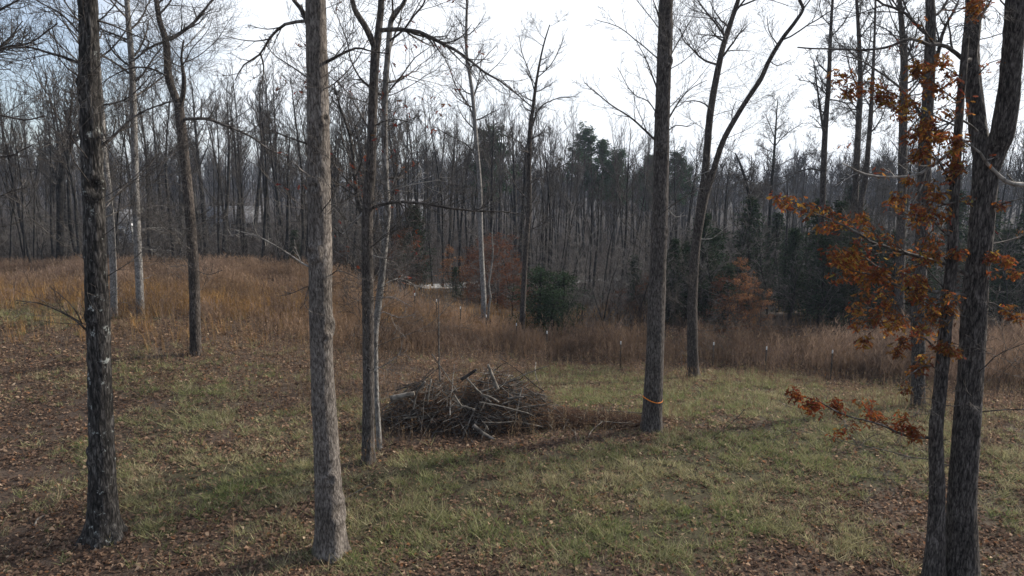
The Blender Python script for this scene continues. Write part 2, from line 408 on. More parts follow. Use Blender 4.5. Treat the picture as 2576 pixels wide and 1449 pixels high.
HERO = {}
def hero(name, label, base, trunk, mat, top_h, leaders=(), limbs=(), P=OAK, amp=.012, cell=(.055, .35), flare=.35, seed=1,
         crown_n=16, crown_len=(2.6, 5.2), crown_from=.58, limbmat=None, inframe=12, sides=40, knots=(), group=None, Yset=None, step=.05):
    bpt, dep = at_ground(*base)
    if Yset: bpt, dep = at_Y(base[0], base[1], Yset); bpt = np.array((bpt[0], Yset, float(ground_z(bpt[0], Yset))))
    Y = bpt[1]; root = thing(name, label, 'tree', bpt, group)
    lm = limbmat or M_limb
    def loc(pp): return [np.array(p)-bpt for p in pp]
    tp, tr = px_path([(base[0], base[1], trunk[0][2])] + list(trunk), Y)
    if Yset: tp[0] = bpt.copy()
    tp[0] = bpt - np.array((0, 0, .12))
    def extend(pp, rr, H, sway=.25):
        pp = [np.array(p) for p in pp]; d = unit(pp[-1]-pp[-2]); r = rr[-1]
        L_ = max(H - (pp[-1][2]-bpt[2]), 1.0); k = max(3, int(L_/1.4))
        for i in range(k):
            d = unit(d*.75 + np.array((RS.uniform(-sway, sway)*.5, RS.uniform(-sway, sway)*.5, .45)))
            pp.append(pp[-1] + d*L_/k); rr = list(rr)+[max(r*(1-(i+1)/k)**.8, .02)]
        return pp, rr
    stems = []
    if leaders:
        Vt, Ft = bark_tube(loc(tp), tr, sides, amp, cell, seed, flare, step=step); mk('trunk', Vt, Ft, mat, root, True)
        stems.append((loc(tp), tr))
        for li, ld in enumerate(leaders):
            lp, lr = px_path(ld, Y, [.12*k*((-1)**li) for k in range(len(ld))]); nin = len(lp)
            if ld[-1][1] <= 20: lp, lr = extend(lp, lr, top_h*RS.uniform(.85, 1.05))
            Vt, Ft = bark_tube(loc(lp), lr, max(10, sides*2//3), amp*.8, cell, seed+li+2, 0, step=step*1.4); mk('stem', Vt, Ft, mat, root, True)
            stems.append((loc(lp), lr))
    else:
        ext = trunk[-1][1] <= 20
        pp, rr = extend(tp, tr, top_h) if ext else (tp, tr)
        Vt, Ft = bark_tube(loc(pp), rr, sides, amp, cell, seed, flare, step=step, knots=knots); mk('trunk', Vt, Ft, mat, root, True)
        stems.append((loc(pp), rr))
    tips_all = []
    for lb in limbs:
        spec, w0 = lb[0], lb[1]; outw = lb[2] if len(lb) > 2 else 0; dens = lb[3] if len(lb) > 3 else 1.0; lmat = lb[4] if len(lb) > 4 else lm
        lp, lr = limb_path(spec, Y, w0, outw); lp = loc(lp)
        P2, R2 = resample(lp, lr, .18)
        P2 = P2 + np.cumsum(RS.uniform(-.012, .012, P2.shape), axis=0)*np.minimum(1, np.arange(len(P2))/4)[:, None]
        tb, tips = [], []
        tb.append(([tuple(p) for p in P2], list(R2), 7))
        Ln = float(np.linalg.norm(np.diff(P2, axis=0), axis=1).sum())
        Q = dict(P); Q['lenf'] = dens; Q['len'] = P.get('limblen', (.22, .55))
        Q['dens'] = dict(P['dens']); Q['dens'][0] = max(3, Ln*4.2)
        spawn(tb, tips, [tuple(p) for p in P2], list(R2), min(Ln, 3.2), 0, Q, .12)
        V_, F_ = tubes_mesh(tb); mk('branch', V_, F_, lmat, root, True)
        tips_all.append(tips)
    tb, tips = [], []
    for pp, rr in stems:
        pp = np.array(pp); arc = np.concatenate([[0], np.cumsum(np.linalg.norm(np.diff(pp, axis=0), axis=1))]); tot = arc[-1]
        if tot < 2: continue
        zz = pp[:, 2]
        ks = [(crown_from + (1-crown_from)*((q+RS.rand())/crown_n), 1.0) for q in range(crown_n)] if (leaders == () or pp is not stems[0][0]) else []
        if leaders and pp[0][2] < .5: ks = []
        ks += [(RS.uniform(.22, .62), RS.uniform(.4, .8)) for q in range(inframe*2)]
        for f, sc_ in ks:
            s = f*tot; i = min(np.searchsorted(arc, s)-1, len(pp)-2); i = max(i, 0); g = (s-arc[i])/max(arc[i+1]-arc[i], 1e-6)
            p = pp[i]+(pp[i+1]-pp[i])*g; r0 = rr[i]+(rr[i+1]-rr[i])*g
            a = RS.uniform(0, 2*pi); el = RS.uniform(.1, .75)
            d = (cos(a)*cos(el), sin(a)*cos(el), sin(el))
            above = project(p[0]+bpt[0], p[1]+bpt[1], p[2]+bpt[2])[1] < -60
            grow(tb, tips, tuple(p), d, RS.uniform(*crown_len)*sc_*(1.15-.5*f), min(r0*.45, .06) if sc_ >= 1 else min(r0*.3, .02*sc_), 0 if sc_ > .6 else 1, dict(P, max=2) if above else P)
    if tb:
        V_, F_ = tubes_mesh(tb); mk('crown', V_, F_, lm, root, True)
    HERO[label] = (root, bpt, Y)
    return root, bpt, Y, tips_all, tips

hero('oak_tree', 'dark furrowed trunk with pale lichen patches, thickest on the far left', (262, 1358),
     [(258, 1250, 60), (252, 1000, 53), (246, 800, 52), (238, 600, 50), (231, 400, 48), (224, 200, 45), (220, 0, 43)], M_dark, 21, seed=1, flare=.85, knots=((2.1, 3.6, .15, .05), (7.9, 5.4, .2, .06), (5.2, 4.6, .12, .04), (9.8, 3.5, .16, .05)),
     amp=.026, cell=(.07, .42), sides=56,
     limbs=[([(250, 372), (275, 350), (300, 327), (338, 293), (396, 266), (450, 248)], 9, .6), ([(205, 161), (151, 141), (110, 130), (78, 121), (30, 122), (-40, 124)], 8, -.4),
            ([(228, 838), (212, 826), (190, 808), (150, 785), (95, 762), (40, 756)], 6, -.3, .8), ([(205, 815), (196, 795), (170, 762), (120, 722)], 4, -.3, .8),
            ([(240, 50), (280, 62), (330, 85), (385, 110)], 6, .5), ([(207, 90), (160, 40), (110, 10), (60, -20)], 6, .5), ([(240, 330), (275, 380), (300, 420)], 4, -.5)], P=OAK)
hero('slender_tree', 'slim pale trunk close behind the lichen-patched dark trunk, bowed slightly', (286, 798),
     [(285, 700, 16), (279, 560, 16), (272, 480, 16), (262, 390, 15), (255, 280, 13), (247, 170, 12), (240, 0, 10)], M_pale, 17, seed=2, sides=18, amp=.006, flare=.2, P=HICK, step=.12, inframe=10)
hero('slender_tree', 'straight slim pale trunk between the lichen-patched trunk and the forked tree', (353, 796),
     [(350, 700, 18), (345, 600, 18), (340, 450, 17), (336, 300, 16), (331, 160, 15), (323, 60, 13), (319, 0, 12)], M_pale, 18, seed=3, sides=20, amp=.006, flare=.25, P=HICK, step=.12, inframe=14,
     limbs=[([(328, 110), (297, 96), (250, 78)], 5, .4), ([(335, 152), (360, 132), (375, 112), (359, 68), (380, 40)], 5, .3), ([(345, 590), (365, 575), (400, 572), (440, 575)], 3, .5, 1, M_limbp), ([(343, 545), (375, 520), (420, 515)], 3, .4, 1, M_limbp), ([(347, 620), (380, 628), (430, 630)], 3, .4, 1, M_limbp), ([(348, 720), (352, 705), (375, 700)], 3, .2, 1, M_limbp)])
hero('oak_tree', 'crooked dark forked tree with a long limb sweeping right over golden grass', (492, 892),
     [(490, 800, 26), (487, 677, 25), (476, 521, 24), (463, 391, 22), (455, 310, 23), (450, 270, 22)], M_brown, 17, seed=4, sides=30, amp=.014, flare=.22,
     leaders=[[(451, 275, 20), (443, 250, 19), (424, 193, 19), (417, 104, 16), (401, 52, 13), (393, 0, 12)], [(452, 272, 12), (461, 232, 12), (462, 193, 10), (456, 146, 6), (462, 100, 4)]],
     limbs=[([(457, 299), (521, 302), (578, 323), (630, 344), (672, 374), (720, 395)], 9, -.5), ([(425, 99), (453, 83), (495, 47), (526, 5), (550, -30)], 11, .4), ([(427, 99), (385, 115), (359, 135), (338, 151), (310, 160)], 6, .3),
            ([(422, 190), (411, 187), (375, 172), (323, 174), (281, 193), (250, 215)], 6, .6), ([(478, 670), (520, 690), (560, 680)], 2, -.3, .6)], P=OAK, crown_n=10, inframe=5, step=.08)
hero('hickory_tree', 'large grey flaky-barked trunk left of the brush pile, thickest in the middle', (832, 1392),
     [(829, 1300, 68), (820, 1100, 60), (811, 950, 56), (807, 800, 56), (805, 600, 56), (802, 400, 55), (798, 200, 52), (794, 0, 48)], M_grey, 22, seed=5, flare=.45, knots=((1.9, 5.1, .1, .05), (1.15, 5.9, .22, .04), (5.1, 5.8, .16, .05), (6.6, 4.2, .14, .05), (7.9, 4.5, .12, .04), (9.2, 5.6, .1, .05), (3.4, 4.0, .08, .03)), amp=.013, cell=(.055, .22), sides=56,
     limbs=[([(790, 95), (785, 89), (769, 36), (743, 0), (720, -30)], 20, .3), ([(775, 52), (717, 60), (681, 94), (655, 135), (618, 161), (595, 200)], 9, .5), ([(655, 135), (663, 167), (660, 208), (644, 250)], 5, .5),
            ([(812, 161), (847, 141), (894, 120), (926, 128), (980, 135)], 9, -.5), ([(780, 200), (733, 167), (690, 140), (650, 90)], 5, .5), ([(780, 365), (738, 349), (696, 333), (680, 300)], 6, -.4),
            ([(795, 472), (780, 443), (760, 425), (733, 401)], 5, -.5, .8, M_limbp), ([(780, 672), (759, 661), (691, 615), (639, 589), (580, 572)], 5, .4, .9, M_limbp),
            ([(783, 700), (770, 740), (762, 765), (780, 790)], 3, -.5), ([(785, 720), (765, 722), (730, 735), (700, 740)], 3, -.4), ([(835, 690), (850, 680), (880, 690), (905, 705)], 3, -.4)], P=HICK, inframe=6)
hero('oak_tree', 'narrow grey-brown trunk with dark limbs stretching right, left of the brush pile', (925, 1165),
     [(926, 1100, 30), (927, 950, 28), (926, 800, 29), (924, 650, 29), (925, 521, 28), (933, 417, 25), (936, 313, 23), (940, 208, 22), (945, 120, 23)], M_gbr, 18, seed=6, sides=34, amp=.01, flare=.35,
     leaders=[[(946, 130, 19), (953, 70, 18), (959, 0, 16)], [(944, 125, 16), (930, 90, 16), (916, 62, 15), (899, 36, 14), (886, 0, 12)]],
     limbs=[([(955, 76), (1004, 73), (1056, 81), (1092, 99), (1144, 125), (1186, 156), (1222, 187), (1258, 206), (1310, 245)], 12, -.8), ([(930, 524), (993, 508), (1056, 513), (1108, 521), (1186, 531), (1258, 534), (1300, 540)], 9, -.8),
            ([(930, 521), (960, 485), (985, 478), (1040, 462), (1103, 450)], 5, -.4, 1, M_limbp), ([(915, 530), (905, 545), (880, 570), (858, 592)], 7, -.3, .5, M_limbp), ([(918, 545), (902, 521), (894, 443), (886, 365), (871, 313), (853, 260), (840, 208)], 12, .3, .7),
            ([(930, 330), (900, 270), (870, 225), (830, 190)], 5, .5), ([(938, 320), (965, 305), (1000, 300), (1040, 312)], 4, -.4), ([(940, 230), (910, 200), (870, 200)], 5, -.4), ([(930, 640), (970, 650), (1010, 640)], 3, -.6, 1, M_limbp),
            ([(935, 935), (975, 915), (1005, 890), (1010, 860)], 3, -.3, .5, M_limbp), ([(932, 800), (965, 785), (1000, 800), (1045, 790)], 3, -.5, .8, M_limbp), ([(932, 760), (985, 745), (1040, 770)], 3, -.5, .8, M_limbp)], P=OAK, crown_n=12, inframe=9, step=.08)
T6B = hero('oak_tree', 'thin leaning pale-sided trunk just behind the narrow grey-brown trunk', (955, 1130),
     [(952, 1080, 13), (947, 1000, 13), (944, 900, 14), (945, 830, 15), (953, 760, 17), (961, 690, 17), (970, 590, 17), (975, 521, 16), (970, 443, 15), (967, 313, 15), (970, 208, 15), (976, 130, 14), (984, 52, 13), (1004, 21, 12), (1019, 0, 10)], M_pale, 17, seed=7, sides=22, amp=.008, flare=.1,
     limbs=[([(972, 240), (983, 224), (1009, 193), (1045, 146), (1080, 120)], 6, .4), ([(972, 330), (1010, 310), (1060, 290)], 4, .5), ([(975, 450), (1010, 440), (1050, 400)], 4, .4), ([(965, 640), (1010, 620), (1060, 640)], 3, .4), ([(958, 720), (1000, 700), (1040, 715)], 3, .4, 1, M_limbp)], P=OAK, inframe=12, step=.1)
hero('poplar_tree', 'thin pale leaning tree standing in the dry grass beyond the brush pile', (1214, 812),
     [(1217, 755, 13), (1211, 640, 13), (1209, 573, 12), (1207, 469, 11), (1199, 365, 10), (1188, 234, 9), (1175, 146, 8), (1173, 78, 7), (1175, 0, 6)], M_pale, 21, seed=8, sides=14, amp=.005, flare=.2, P=HICK, step=.15, inframe=10, crown_len=(1.8, 3.5),
     limbs=[([(1195, 320), (1181, 271), (1149, 224), (1129, 172), (1110, 130)], 4.5, .4), ([(1197, 390), (1175, 365), (1134, 344), (1090, 320)], 4, -.5), ([(1190, 250), (1205, 200), (1215, 140)], 3.5, .4)])
hero('sapling', 'spindly crooked sapling beside the thin pale leaning tree', (1227, 808),
     [(1230, 770, 5), (1234, 748, 5), (1230, 715, 5), (1236, 672, 4), (1240, 637, 3.5), (1238, 590, 2.5), (1243, 540, 2)], M_pale, 7, seed=9, sides=8, amp=.003, flare=.1, P=TWIG, step=.2, inframe=10, crown_n=8, crown_len=(.8, 1.6),
     limbs=[([(1238, 660), (1250, 645), (1258, 625)], 3, .2)])
hero('poplar_tree', 'thin bare tree with an open zigzag top against white sky, right of centre', (1312, 846),
     [(1314, 800, 15), (1316, 755, 14), (1323, 625, 13), (1331, 521, 12), (1331, 417, 11), (1334, 323, 10), (1341, 271, 9), (1349, 208, 7), (1360, 146, 5), (1370, 104, 4), (1383, 62, 2.5)], M_brown, 17, seed=10, sides=14, amp=.006, flare=.15, P=OAK, step=.12, inframe=14, crown_n=14, crown_len=(1.2, 2.6), crown_from=.6,
     limbs=[([(1337, 318), (1347, 292), (1362, 266), (1404, 245), (1456, 242)], 5, .3), ([(1341, 271), (1310, 245), (1285, 220), (1258, 198)], 4, -.4), ([(1333, 388), (1300, 354), (1258, 339)], 4, -.4), ([(1329, 464), (1362, 443), (1414, 417), (1450, 395)], 4.5, .3), ([(1345, 230), (1330, 180), (1312, 130), (1305, 90)], 3.5, .2), ([(1352, 195), (1385, 165), (1410, 120), (1420, 90)], 3, .2), ([(1326, 580), (1360, 565), (1400, 540)], 3.5, -.5), ([(1326, 500), (1300, 470), (1280, 430)], 3.5, .4)])
T9 = hero('hickory_tree', 'tall straight grey trunk with an orange string tied round its lower part', (1640, 1083),
     [(1643, 1000, 46), (1647, 900, 44), (1651, 780, 43), (1658, 600, 40), (1662, 480, 38), (1665, 330, 38), (1669, 200, 37), (1674, 80, 36), (1676, 0, 35)], M_gbr, 23, seed=11, sides=48, knots=((3.2, 4.8, .1, .03), (6.5, 5.5, .12, .04), (9, 4.2, .12, .05), (11.5, 5.2, .12, .05), (10, 3.8, .1, .04)), amp=.012, cell=(.05, .26), flare=.34,
     limbs=[([(1652, 356), (1617, 323), (1581, 292), (1539, 266), (1487, 224), (1470, 210)], 6, -.6), ([(1655, 228), (1640, 190), (1623, 146), (1600, 105)], 5, .4), ([(1660, 50), (1652, 25), (1640, -10)], 6, .3), ([(1655, 290), (1630, 255), (1590, 235), (1550, 170)], 3.5, -.5), ([(1658, 150), (1610, 110), (1560, 70), (1500, 50)], 3.5, -.4),
            ([(1680, 330), (1700, 315), (1727, 318), (1745, 310)], 3.5, -.4), ([(1678, 305), (1700, 268), (1716, 245), (1742, 219), (1780, 200)], 5, .4), ([(1682, 150), (1710, 100), (1740, 50)], 4, .5), ([(1675, 520), (1700, 545), (1725, 540)], 2.5, .2, .8, M_limbp)], P=HICK, inframe=12)
# orange string
root, bpt, Yt = T9[0], T9[1], T9[2]
M_str, t, b = base_mat('orange_string'); b.inputs['Base Color'].default_value = (.75, .23, .03, 1); b.inputs['Roughness'].default_value = .5
ctr, dep = at_Y(1642, 1003, Yt); rr = 45.5/2*dep/FD
ring = [(ctr[0]-bpt[0]+cos(a)*rr*1.07, ctr[1]-bpt[1]+sin(a)*rr*1.07, ctr[2]-bpt[2]+.03*sin(a*2+1)-.05*cos(a)) for a in np.linspace(0, 2*pi, 33)]
V_, F_ = tubes_mesh([(ring, [.016]*33, 6)]); mk('string', V_, F_, M_str, root, True)
hero('oak_tree', 'dark tree forking into a tall narrow V against white sky', (1745, 950),
     [(1743, 900, 26), (1742, 820, 25), (1742, 755, 24), (1747, 660, 23), (1753, 599, 23), (1763, 530, 25), (1771, 484, 28)], M_brown, 20, seed=12, sides=30, amp=.014, flare=.5,
     leaders=[[(1768, 500, 20), (1779, 375, 18), (1789, 271, 17), (1810, 156, 15), (1826, 94, 13), (1857, 0, 11)], [(1772, 500, 18), (1794, 432, 15), (1815, 365, 14), (1841, 313, 13), (1883, 245, 12), (1914, 198, 12), (1936, 151, 11), (1967, 99, 10), (1999, 57, 9), (2020, 23, 8), (2012, 0, 8)]],
     limbs=[([(1787, 277), (1775, 262), (1747, 253), (1716, 258)], 5, .3), ([(1824, 100), (1815, 70), (1795, 45), (1790, 10)], 5, .3), ([(1823, 95), (1790, 88), (1750, 85)], 4, .3), ([(1842, 312), (1842, 280), (1850, 255)], 3, .2), ([(1936, 151), (1955, 165), (1990, 150)], 3, -.3), ([(1795, 425), (1760, 440), (1720, 460)], 3, -.4, .8, M_limbp), ([(1955, 110), (1935, 80), (1930, 40)], 3.5, .3), ([(1752, 600), (1790, 600), (1830, 570)], 3, -.4, .8, M_limbp)], P=OAK, crown_n=9, inframe=5, step=.08)

hero('oak_tree', 'tree at the left border of the photo, only its bare limbs reaching in', (-130, 950),
     [(-125, 800, 36), (-118, 600, 34), (-110, 400, 32), (-105, 200, 28), (-100, 0, 24)], M_brown, 19, seed=31, sides=20, amp=.012, flare=.2, P=dict(OAK, dens={0: 12, 1: 7, 2: 4}), step=.15, inframe=14,
     limbs=[([(-108, 330), (-50, 300), (0, 290), (60, 300), (110, 290)], 9, .3), ([(-108, 200), (-50, 150), (20, 120), (80, 110), (150, 60)], 10, .4), ([(-110, 450), (-40, 400), (30, 390), (90, 360)], 8, -.4), ([(-112, 520), (-40, 510), (30, 480), (70, 470)], 6, .3), ([(-103, 120), (-40, 50), (30, 10), (100, -40)], 9, .3), ([(-115, 600), (-50, 560), (0, 570), (50, 560)], 5, .3)])
hero('oak_tree', 'tree rooted beyond the left half, its thin upper limbs crossing the pale sky left of the large grey trunk', (640, 868),
     [(640, 860, 3), (641, 850, 3)], M_brown, 2, seed=32, sides=8, amp=.002, flare=0, P=TWIG, step=.3, inframe=0, crown_n=0, limbs=[]) if False else None

# --- the big oak with orange leaves
OAKL = dict(OAK); OAKL['up'] = .0; OAKL['limblen'] = (.13, .34)
BIG = hero('oak_tree', 'large dark double-stemmed oak on the far right holding clusters of orange leaves', (2416, 1446),
     [(2418, 1380, 70), (2420, 1267, 63), (2431, 1111, 60), (2441, 954, 57), (2452, 798, 56), (2457, 694, 53), (2465, 625, 54), (2478, 469, 55), (2483, 400, 60)], M_oak, 20, seed=13, sides=60, amp=.024, cell=(.05, .32), flare=.3, step=.045,
     leaders=[[(2480, 430, 44), (2465, 350, 41), (2457, 292, 39), (2444, 156, 34), (2446, 70, 36), (2452, 0, 34)], [(2486, 430, 50), (2505, 370, 52), (2520, 339, 52), (2535, 250, 49), (2548, 130, 45), (2556, 0, 44)]],
     limbs=[([(2440, 150), (2426, 151), (2384, 117), (2337, 112), (2290, 99), (2245, 115), (2197, 125), (2082, 125), (2009, 120)], 12, -.6, .8),
            ([(2590, 465), (2530, 458), (2483, 411), (2467, 385), (2426, 354)], 13, -.5, .5, M_limbp), ([(2426, 354), (2374, 396), (2337, 422), (2290, 443), (2202, 443), (2155, 427), (2119, 406)], 10, -.5, .7, M_limbp),
            ([(2450, 700), (2378, 660), (2308, 641), (2267, 627), (2223, 614), (2186, 602), (2151, 579), (2112, 560), (2065, 542), (2019, 530), (1989, 519)], 10, -1.2, .9),
            ([(2440, 745), (2378, 736), (2313, 727), (2278, 727), (2220, 700), (2180, 690), (2140, 680)], 11, -.9, 1), ([(2278, 727), (2220, 681), (2197, 667), (2174, 648), (2128, 632), (2095, 609)], 6, -1, 1),
            ([(2470, 690), (2498, 685), (2540, 680), (2600, 692)], 7, -.6, .9), ([(2475, 525), (2500, 519), (2531, 507), (2590, 490)], 8, -.5, .9), ([(2470, 620), (2498, 614), (2540, 605), (2600, 585)], 6, .6, .6),
            ([(2450, 760), (2500, 765), (2560, 800), (2600, 810)], 7, -.5, .9), ([(2470, 500), (2420, 505), (2360, 520), (2320, 545), (2270, 520)], 6, -.7, .9), ([(2440, 800), (2370, 790), (2300, 800), (2230, 790), (2160, 770)], 6, -.9, 1),
            ([(2460, 330), (2420, 300), (2380, 305), (2330, 330), (2290, 345)], 6, -.5, .8), ([(2445, 170), (2400, 205), (2340, 230), (2260, 235), (2200, 215)], 5, -.6, .8), ([(2450, 60), (2475, 30), (2493, 0), (2510, -30)], 9, .2, .6), ([(2450, 200), (2490, 160), (2535, 150)], 4, -.4, .8), ([(2435, 640), (2410, 630), (2370, 650), (2340, 640)], 4, -.8, 1), ([(2460, 640), (2500, 650), (2540, 660)], 4, -.8, 1)],
     P=OAKL, crown_n=8, inframe=3, limbmat=M_limb)
root, bpt, Yb = BIG[0], BIG[1], BIG[2]
leaf_tips = []
LEAFY = {0: .12, 1: .05, 2: .1, 3: .75, 4: .95, 5: .95, 6: .8, 7: .55, 8: .2, 9: .85, 10: .6, 11: .85, 12: .7, 13: .6, 14: .5, 15: .6, 16: .9, 17: .9}
for li, tips in enumerate(BIG[3]):
    for tp_ in tips:
        if random.random() < LEAFY.get(li, 0): leaf_tips.append(tp_)
# second, thinner stem of the same oak
lp, lr = px_path([(2350, 1450, 46), (2355, 1330, 38), (2357, 1215, 34), (2355, 1085, 31), (2368, 954, 30), (2376, 850, 29), (2389, 720, 27), (2396, 640, 25), (2400, 521, 23), (2408, 365, 20), (2418, 234, 17), (2428, 120, 15), (2436, 0, 13)], Yb-.15)
lp = [np.array(p)-bpt for p in lp]; lp[0] = lp[0]-np.array((0, 0, .15))
for k in range(4): lp.append(lp[-1]+np.array((-.25, .15, 1.3))); lr.append(lr[-1]*.75)
Vt, Ft = bark_tube(lp, lr, 40, .016, (.05, .32), 15, .25, step=.05); mk('stem', Vt, Ft, M_oak, root, True)
for spec, w0, ow, lf in [([(2345, 1102), (2315, 1099), (2290, 1095), (2254, 1082), (2217, 1064), (2176, 1053), (2113, 1032), (2051, 996), (2015, 990)], 8, -.5, 1.0),
                     ([(2372, 880), (2345, 870), (2320, 850), (2280, 860), (2250, 880)], 6, -.4, 1.0), ([(2368, 940), (2340, 920), (2300, 930), (2265, 960)], 5, -.4, .9), ([(2395, 600), (2350, 560), (2320, 500), (2300, 470)], 6, -.4, .6), ([(2386, 760), (2350, 750), (2300, 760), (2240, 770), (2190, 800), (2160, 830)], 6, -.6, .9),
                     ([(2402, 480), (2370, 420), (2340, 380), (2320, 330)], 5, -.4, .7), ([(2415, 260), (2380, 230), (2330, 180), (2300, 160)], 4, -.4, .5), ([(2375, 860), (2400, 870), (2420, 880)], 3, -.5, 1.0), ([(2424, 200), (2385, 172), (2340, 160), (2300, 175)], 4, -.5, 1.01), ([(2416, 280), (2370, 330), (2330, 350), (2300, 400)], 4, -.5, 1.01), ([(2412, 320), (2350, 290), (2260, 240), (2190, 205), (2125, 215)], 5, -.8, .75), ([(2400, 520), (2340, 505), (2280, 515), (2240, 480)], 4, -.5, 1.01), ([(2404, 450), (2390, 400), (2400, 340)], 3, -.3, 1.01), ([(2434, 60), (2450, 30), (2440, -5)], 3, -.4, 1.01)]:
    p_, r_ = limb_path(spec, Yb-.15, w0, ow); p_ = [q-bpt for q in p_]
    P2, R2 = resample(p_, r_, .18); P2 = P2 + np.cumsum(RS.uniform(-.012, .012, P2.shape), axis=0)*np.minimum(1, np.arange(len(P2))/4)[:, None]
    tb, tips = [([tuple(q) for q in P2], list(R2), 7)], []
    Ln = float(np.linalg.norm(np.diff(P2, axis=0), axis=1).sum())
    Q = dict(OAKL); Q['len'] = (.13, .34) if lf == 1.0 and w0 > 7 else (.13, .32); Q['dens'] = dict(OAK['dens']); Q['dens'][0] = max(3, Ln*4)
    spawn(tb, tips, [tuple(q) for q in P2], list(R2), min(Ln, 2.4), 0, Q, .12)
    V_, F_ = tubes_mesh(tb); mk('branch', V_, F_, M_limb, root, True)
    leaf_tips += [t_ + ((True,) if lf == 1.0 and w0 > 7 else ()) for t_ in tips if random.random() < lf*.9]

def leaf_verts(n=1):
    "a lobed, curled oak leaf about 1 long, hanging along +X"
    out = np.array([(0, 0, 0), (.3, .16, .04), (.38, .06, .0), (.55, .27, .07), (.66, .1, .0), (.85, .16, .05), (1, 0, -.08), (.85, -.16, .05), (.66, -.1, 0), (.55, -.27, .07), (.38, -.06, 0), (.3, -.16, .04)], float)
    mid = np.array([(.34, 0, -.03), (.6, 0, -.05), (.83, 0, -.05)])
    V = np.vstack([out, mid])
    F = [(0, 12, 1), (1, 12, 2), (2, 12, 13), (2, 13, 3), (3, 13, 4), (4, 13, 14), (4, 14, 5), (5, 14, 6), (0, 11, 12), (11, 10, 12), (10, 13, 12), (10, 9, 13), (9, 8, 13), (8, 14, 13), (8, 7, 14), (7, 6, 14)]
    return V, np.array(F)
LV, LF = leaf_verts()
ORANGE = [(.23, .085, .028), (.31, .135, .034), (.17, .06, .025), (.12, .045, .024), (.34, .18, .045), (.13, .05, .027), (.19, .07, .026)]
def leaf_frames(n, down=.7):
    a = RS.uniform(0, 2*pi, n); x = np.stack([np.cos(a), np.sin(a), -RS.uniform(.0, 2*down, n)], -1); x = unit(x)
    q = RS.normal(size=(n, 3)); y = unit(np.cross(q, x)); z = np.cross(x, y)
    return x, y, z
def scatter_leaves(pos, size, cols, name, parent, mat, kind='stuff'):
    n = len(pos); x, y, z = leaf_frames(n)
    curl = RS.uniform(.3, 3.0, n)[:, None, None]
    Vv = pos[:, None, :] + size[:, None, None]*(LV[None, :, 0:1]*x[:, None] + LV[None, :, 1:2]*y[:, None] + LV[None, :, 2:3]*curl*z[:, None])
    Ff = LF[None] + (np.arange(n)*len(LV))[:, None, None]
    o = mk(name, Vv.reshape(-1, 3), Ff.reshape(-1, 3), mat, parent, False, np.repeat(cols, len(LV), 0)); o['kind'] = kind
    return o
# separate leaves that show largest, each an object sharing one of a few leaf meshes; the rest joined
random.shuffle(leaf_tips)
print('leaf tips', len(leaf_tips))
leaf_tips = [t_ for t_ in leaf_tips if len(t_) > 2 or random.random() < 1][:2100]
lpos, lcol = [], []
for tp_ in leaf_tips:
    p = tp_[0]; rust = len(tp_) > 2
    base = random.choice([(.2, .062, .024), (.15, .045, .022), (.25, .08, .028)] if rust else ORANGE)
    for k in range(random.randint(3, 7) if rust else random.randint(2, 5)):
        lpos.append((p[0]+rnd(-.1, .1), p[1]+rnd(-.1, .1), p[2]+rnd(-.12, .06))); c = [v*rnd(.7, 1.25) for v in base]; lcol.append(c)
lpos = np.array(lpos); lcol = np.array(lcol)
pick = np.argsort(lpos[:, 1])[::max(1, len(lpos)//300)][:300]
protos = []
for k in range(10):
    v = LV.copy(); v[:, 2] *= rnd(.5, 3.2)
    c = np.array(ORANGE[k % 7])*rnd(.85, 1.2)
    protos.append(mk('leaf', v, LF, M_leaf, None, False, np.repeat(c[None], len(LV), 0), link=False).data)
from mathutils import Matrix
fx, fy, fz = leaf_frames(len(pick))
for k, i in enumerate(pick):
    o = bpy.data.objects.new('leaf', protos[k % 10]); C.objects.link(o); o.parent = root
    s = rnd(.075, .125)
    o.matrix_local = Matrix(((fx[k][0]*s, fy[k][0]*s, fz[k][0]*s, lpos[i][0]), (fx[k][1]*s, fy[k][1]*s, fz[k][1]*s, lpos[i][1]), (fx[k][2]*s, fy[k][2]*s, fz[k][2]*s, lpos[i][2]), (0, 0, 0, 1)))
rest = np.setdiff1d(np.arange(len(lpos)), pick)
scatter_leaves(lpos[rest], RS.uniform(.065, .12, len(rest)), lcol[rest], 'leaves', root, M_leaf)
# a few dark red leaves left on the thin trunk behind the narrow one
tp6 = [t_ for tl in T6B[3] for t_ in tl] + T6B[4]
tp6 = [t_ for t_ in tp6 if t_[0][2] > 2]
random.shuffle(tp6); tp6 = tp6[:130]
pp6 = np.array([(t_[0][0]+rnd(-.08, .08), t_[0][1]+rnd(-.08, .08), t_[0][2]+rnd(-.1, .05)) for t_ in tp6 for k in range(2)])
cc6 = np.array([[v*rnd(.6, 1.2) for v in (.2, .06, .035)] for _ in pp6])
scatter_leaves(pp6, RS.uniform(.1, .17, len(pp6)), cc6, 'leaves', T6B[0], M_leaf)

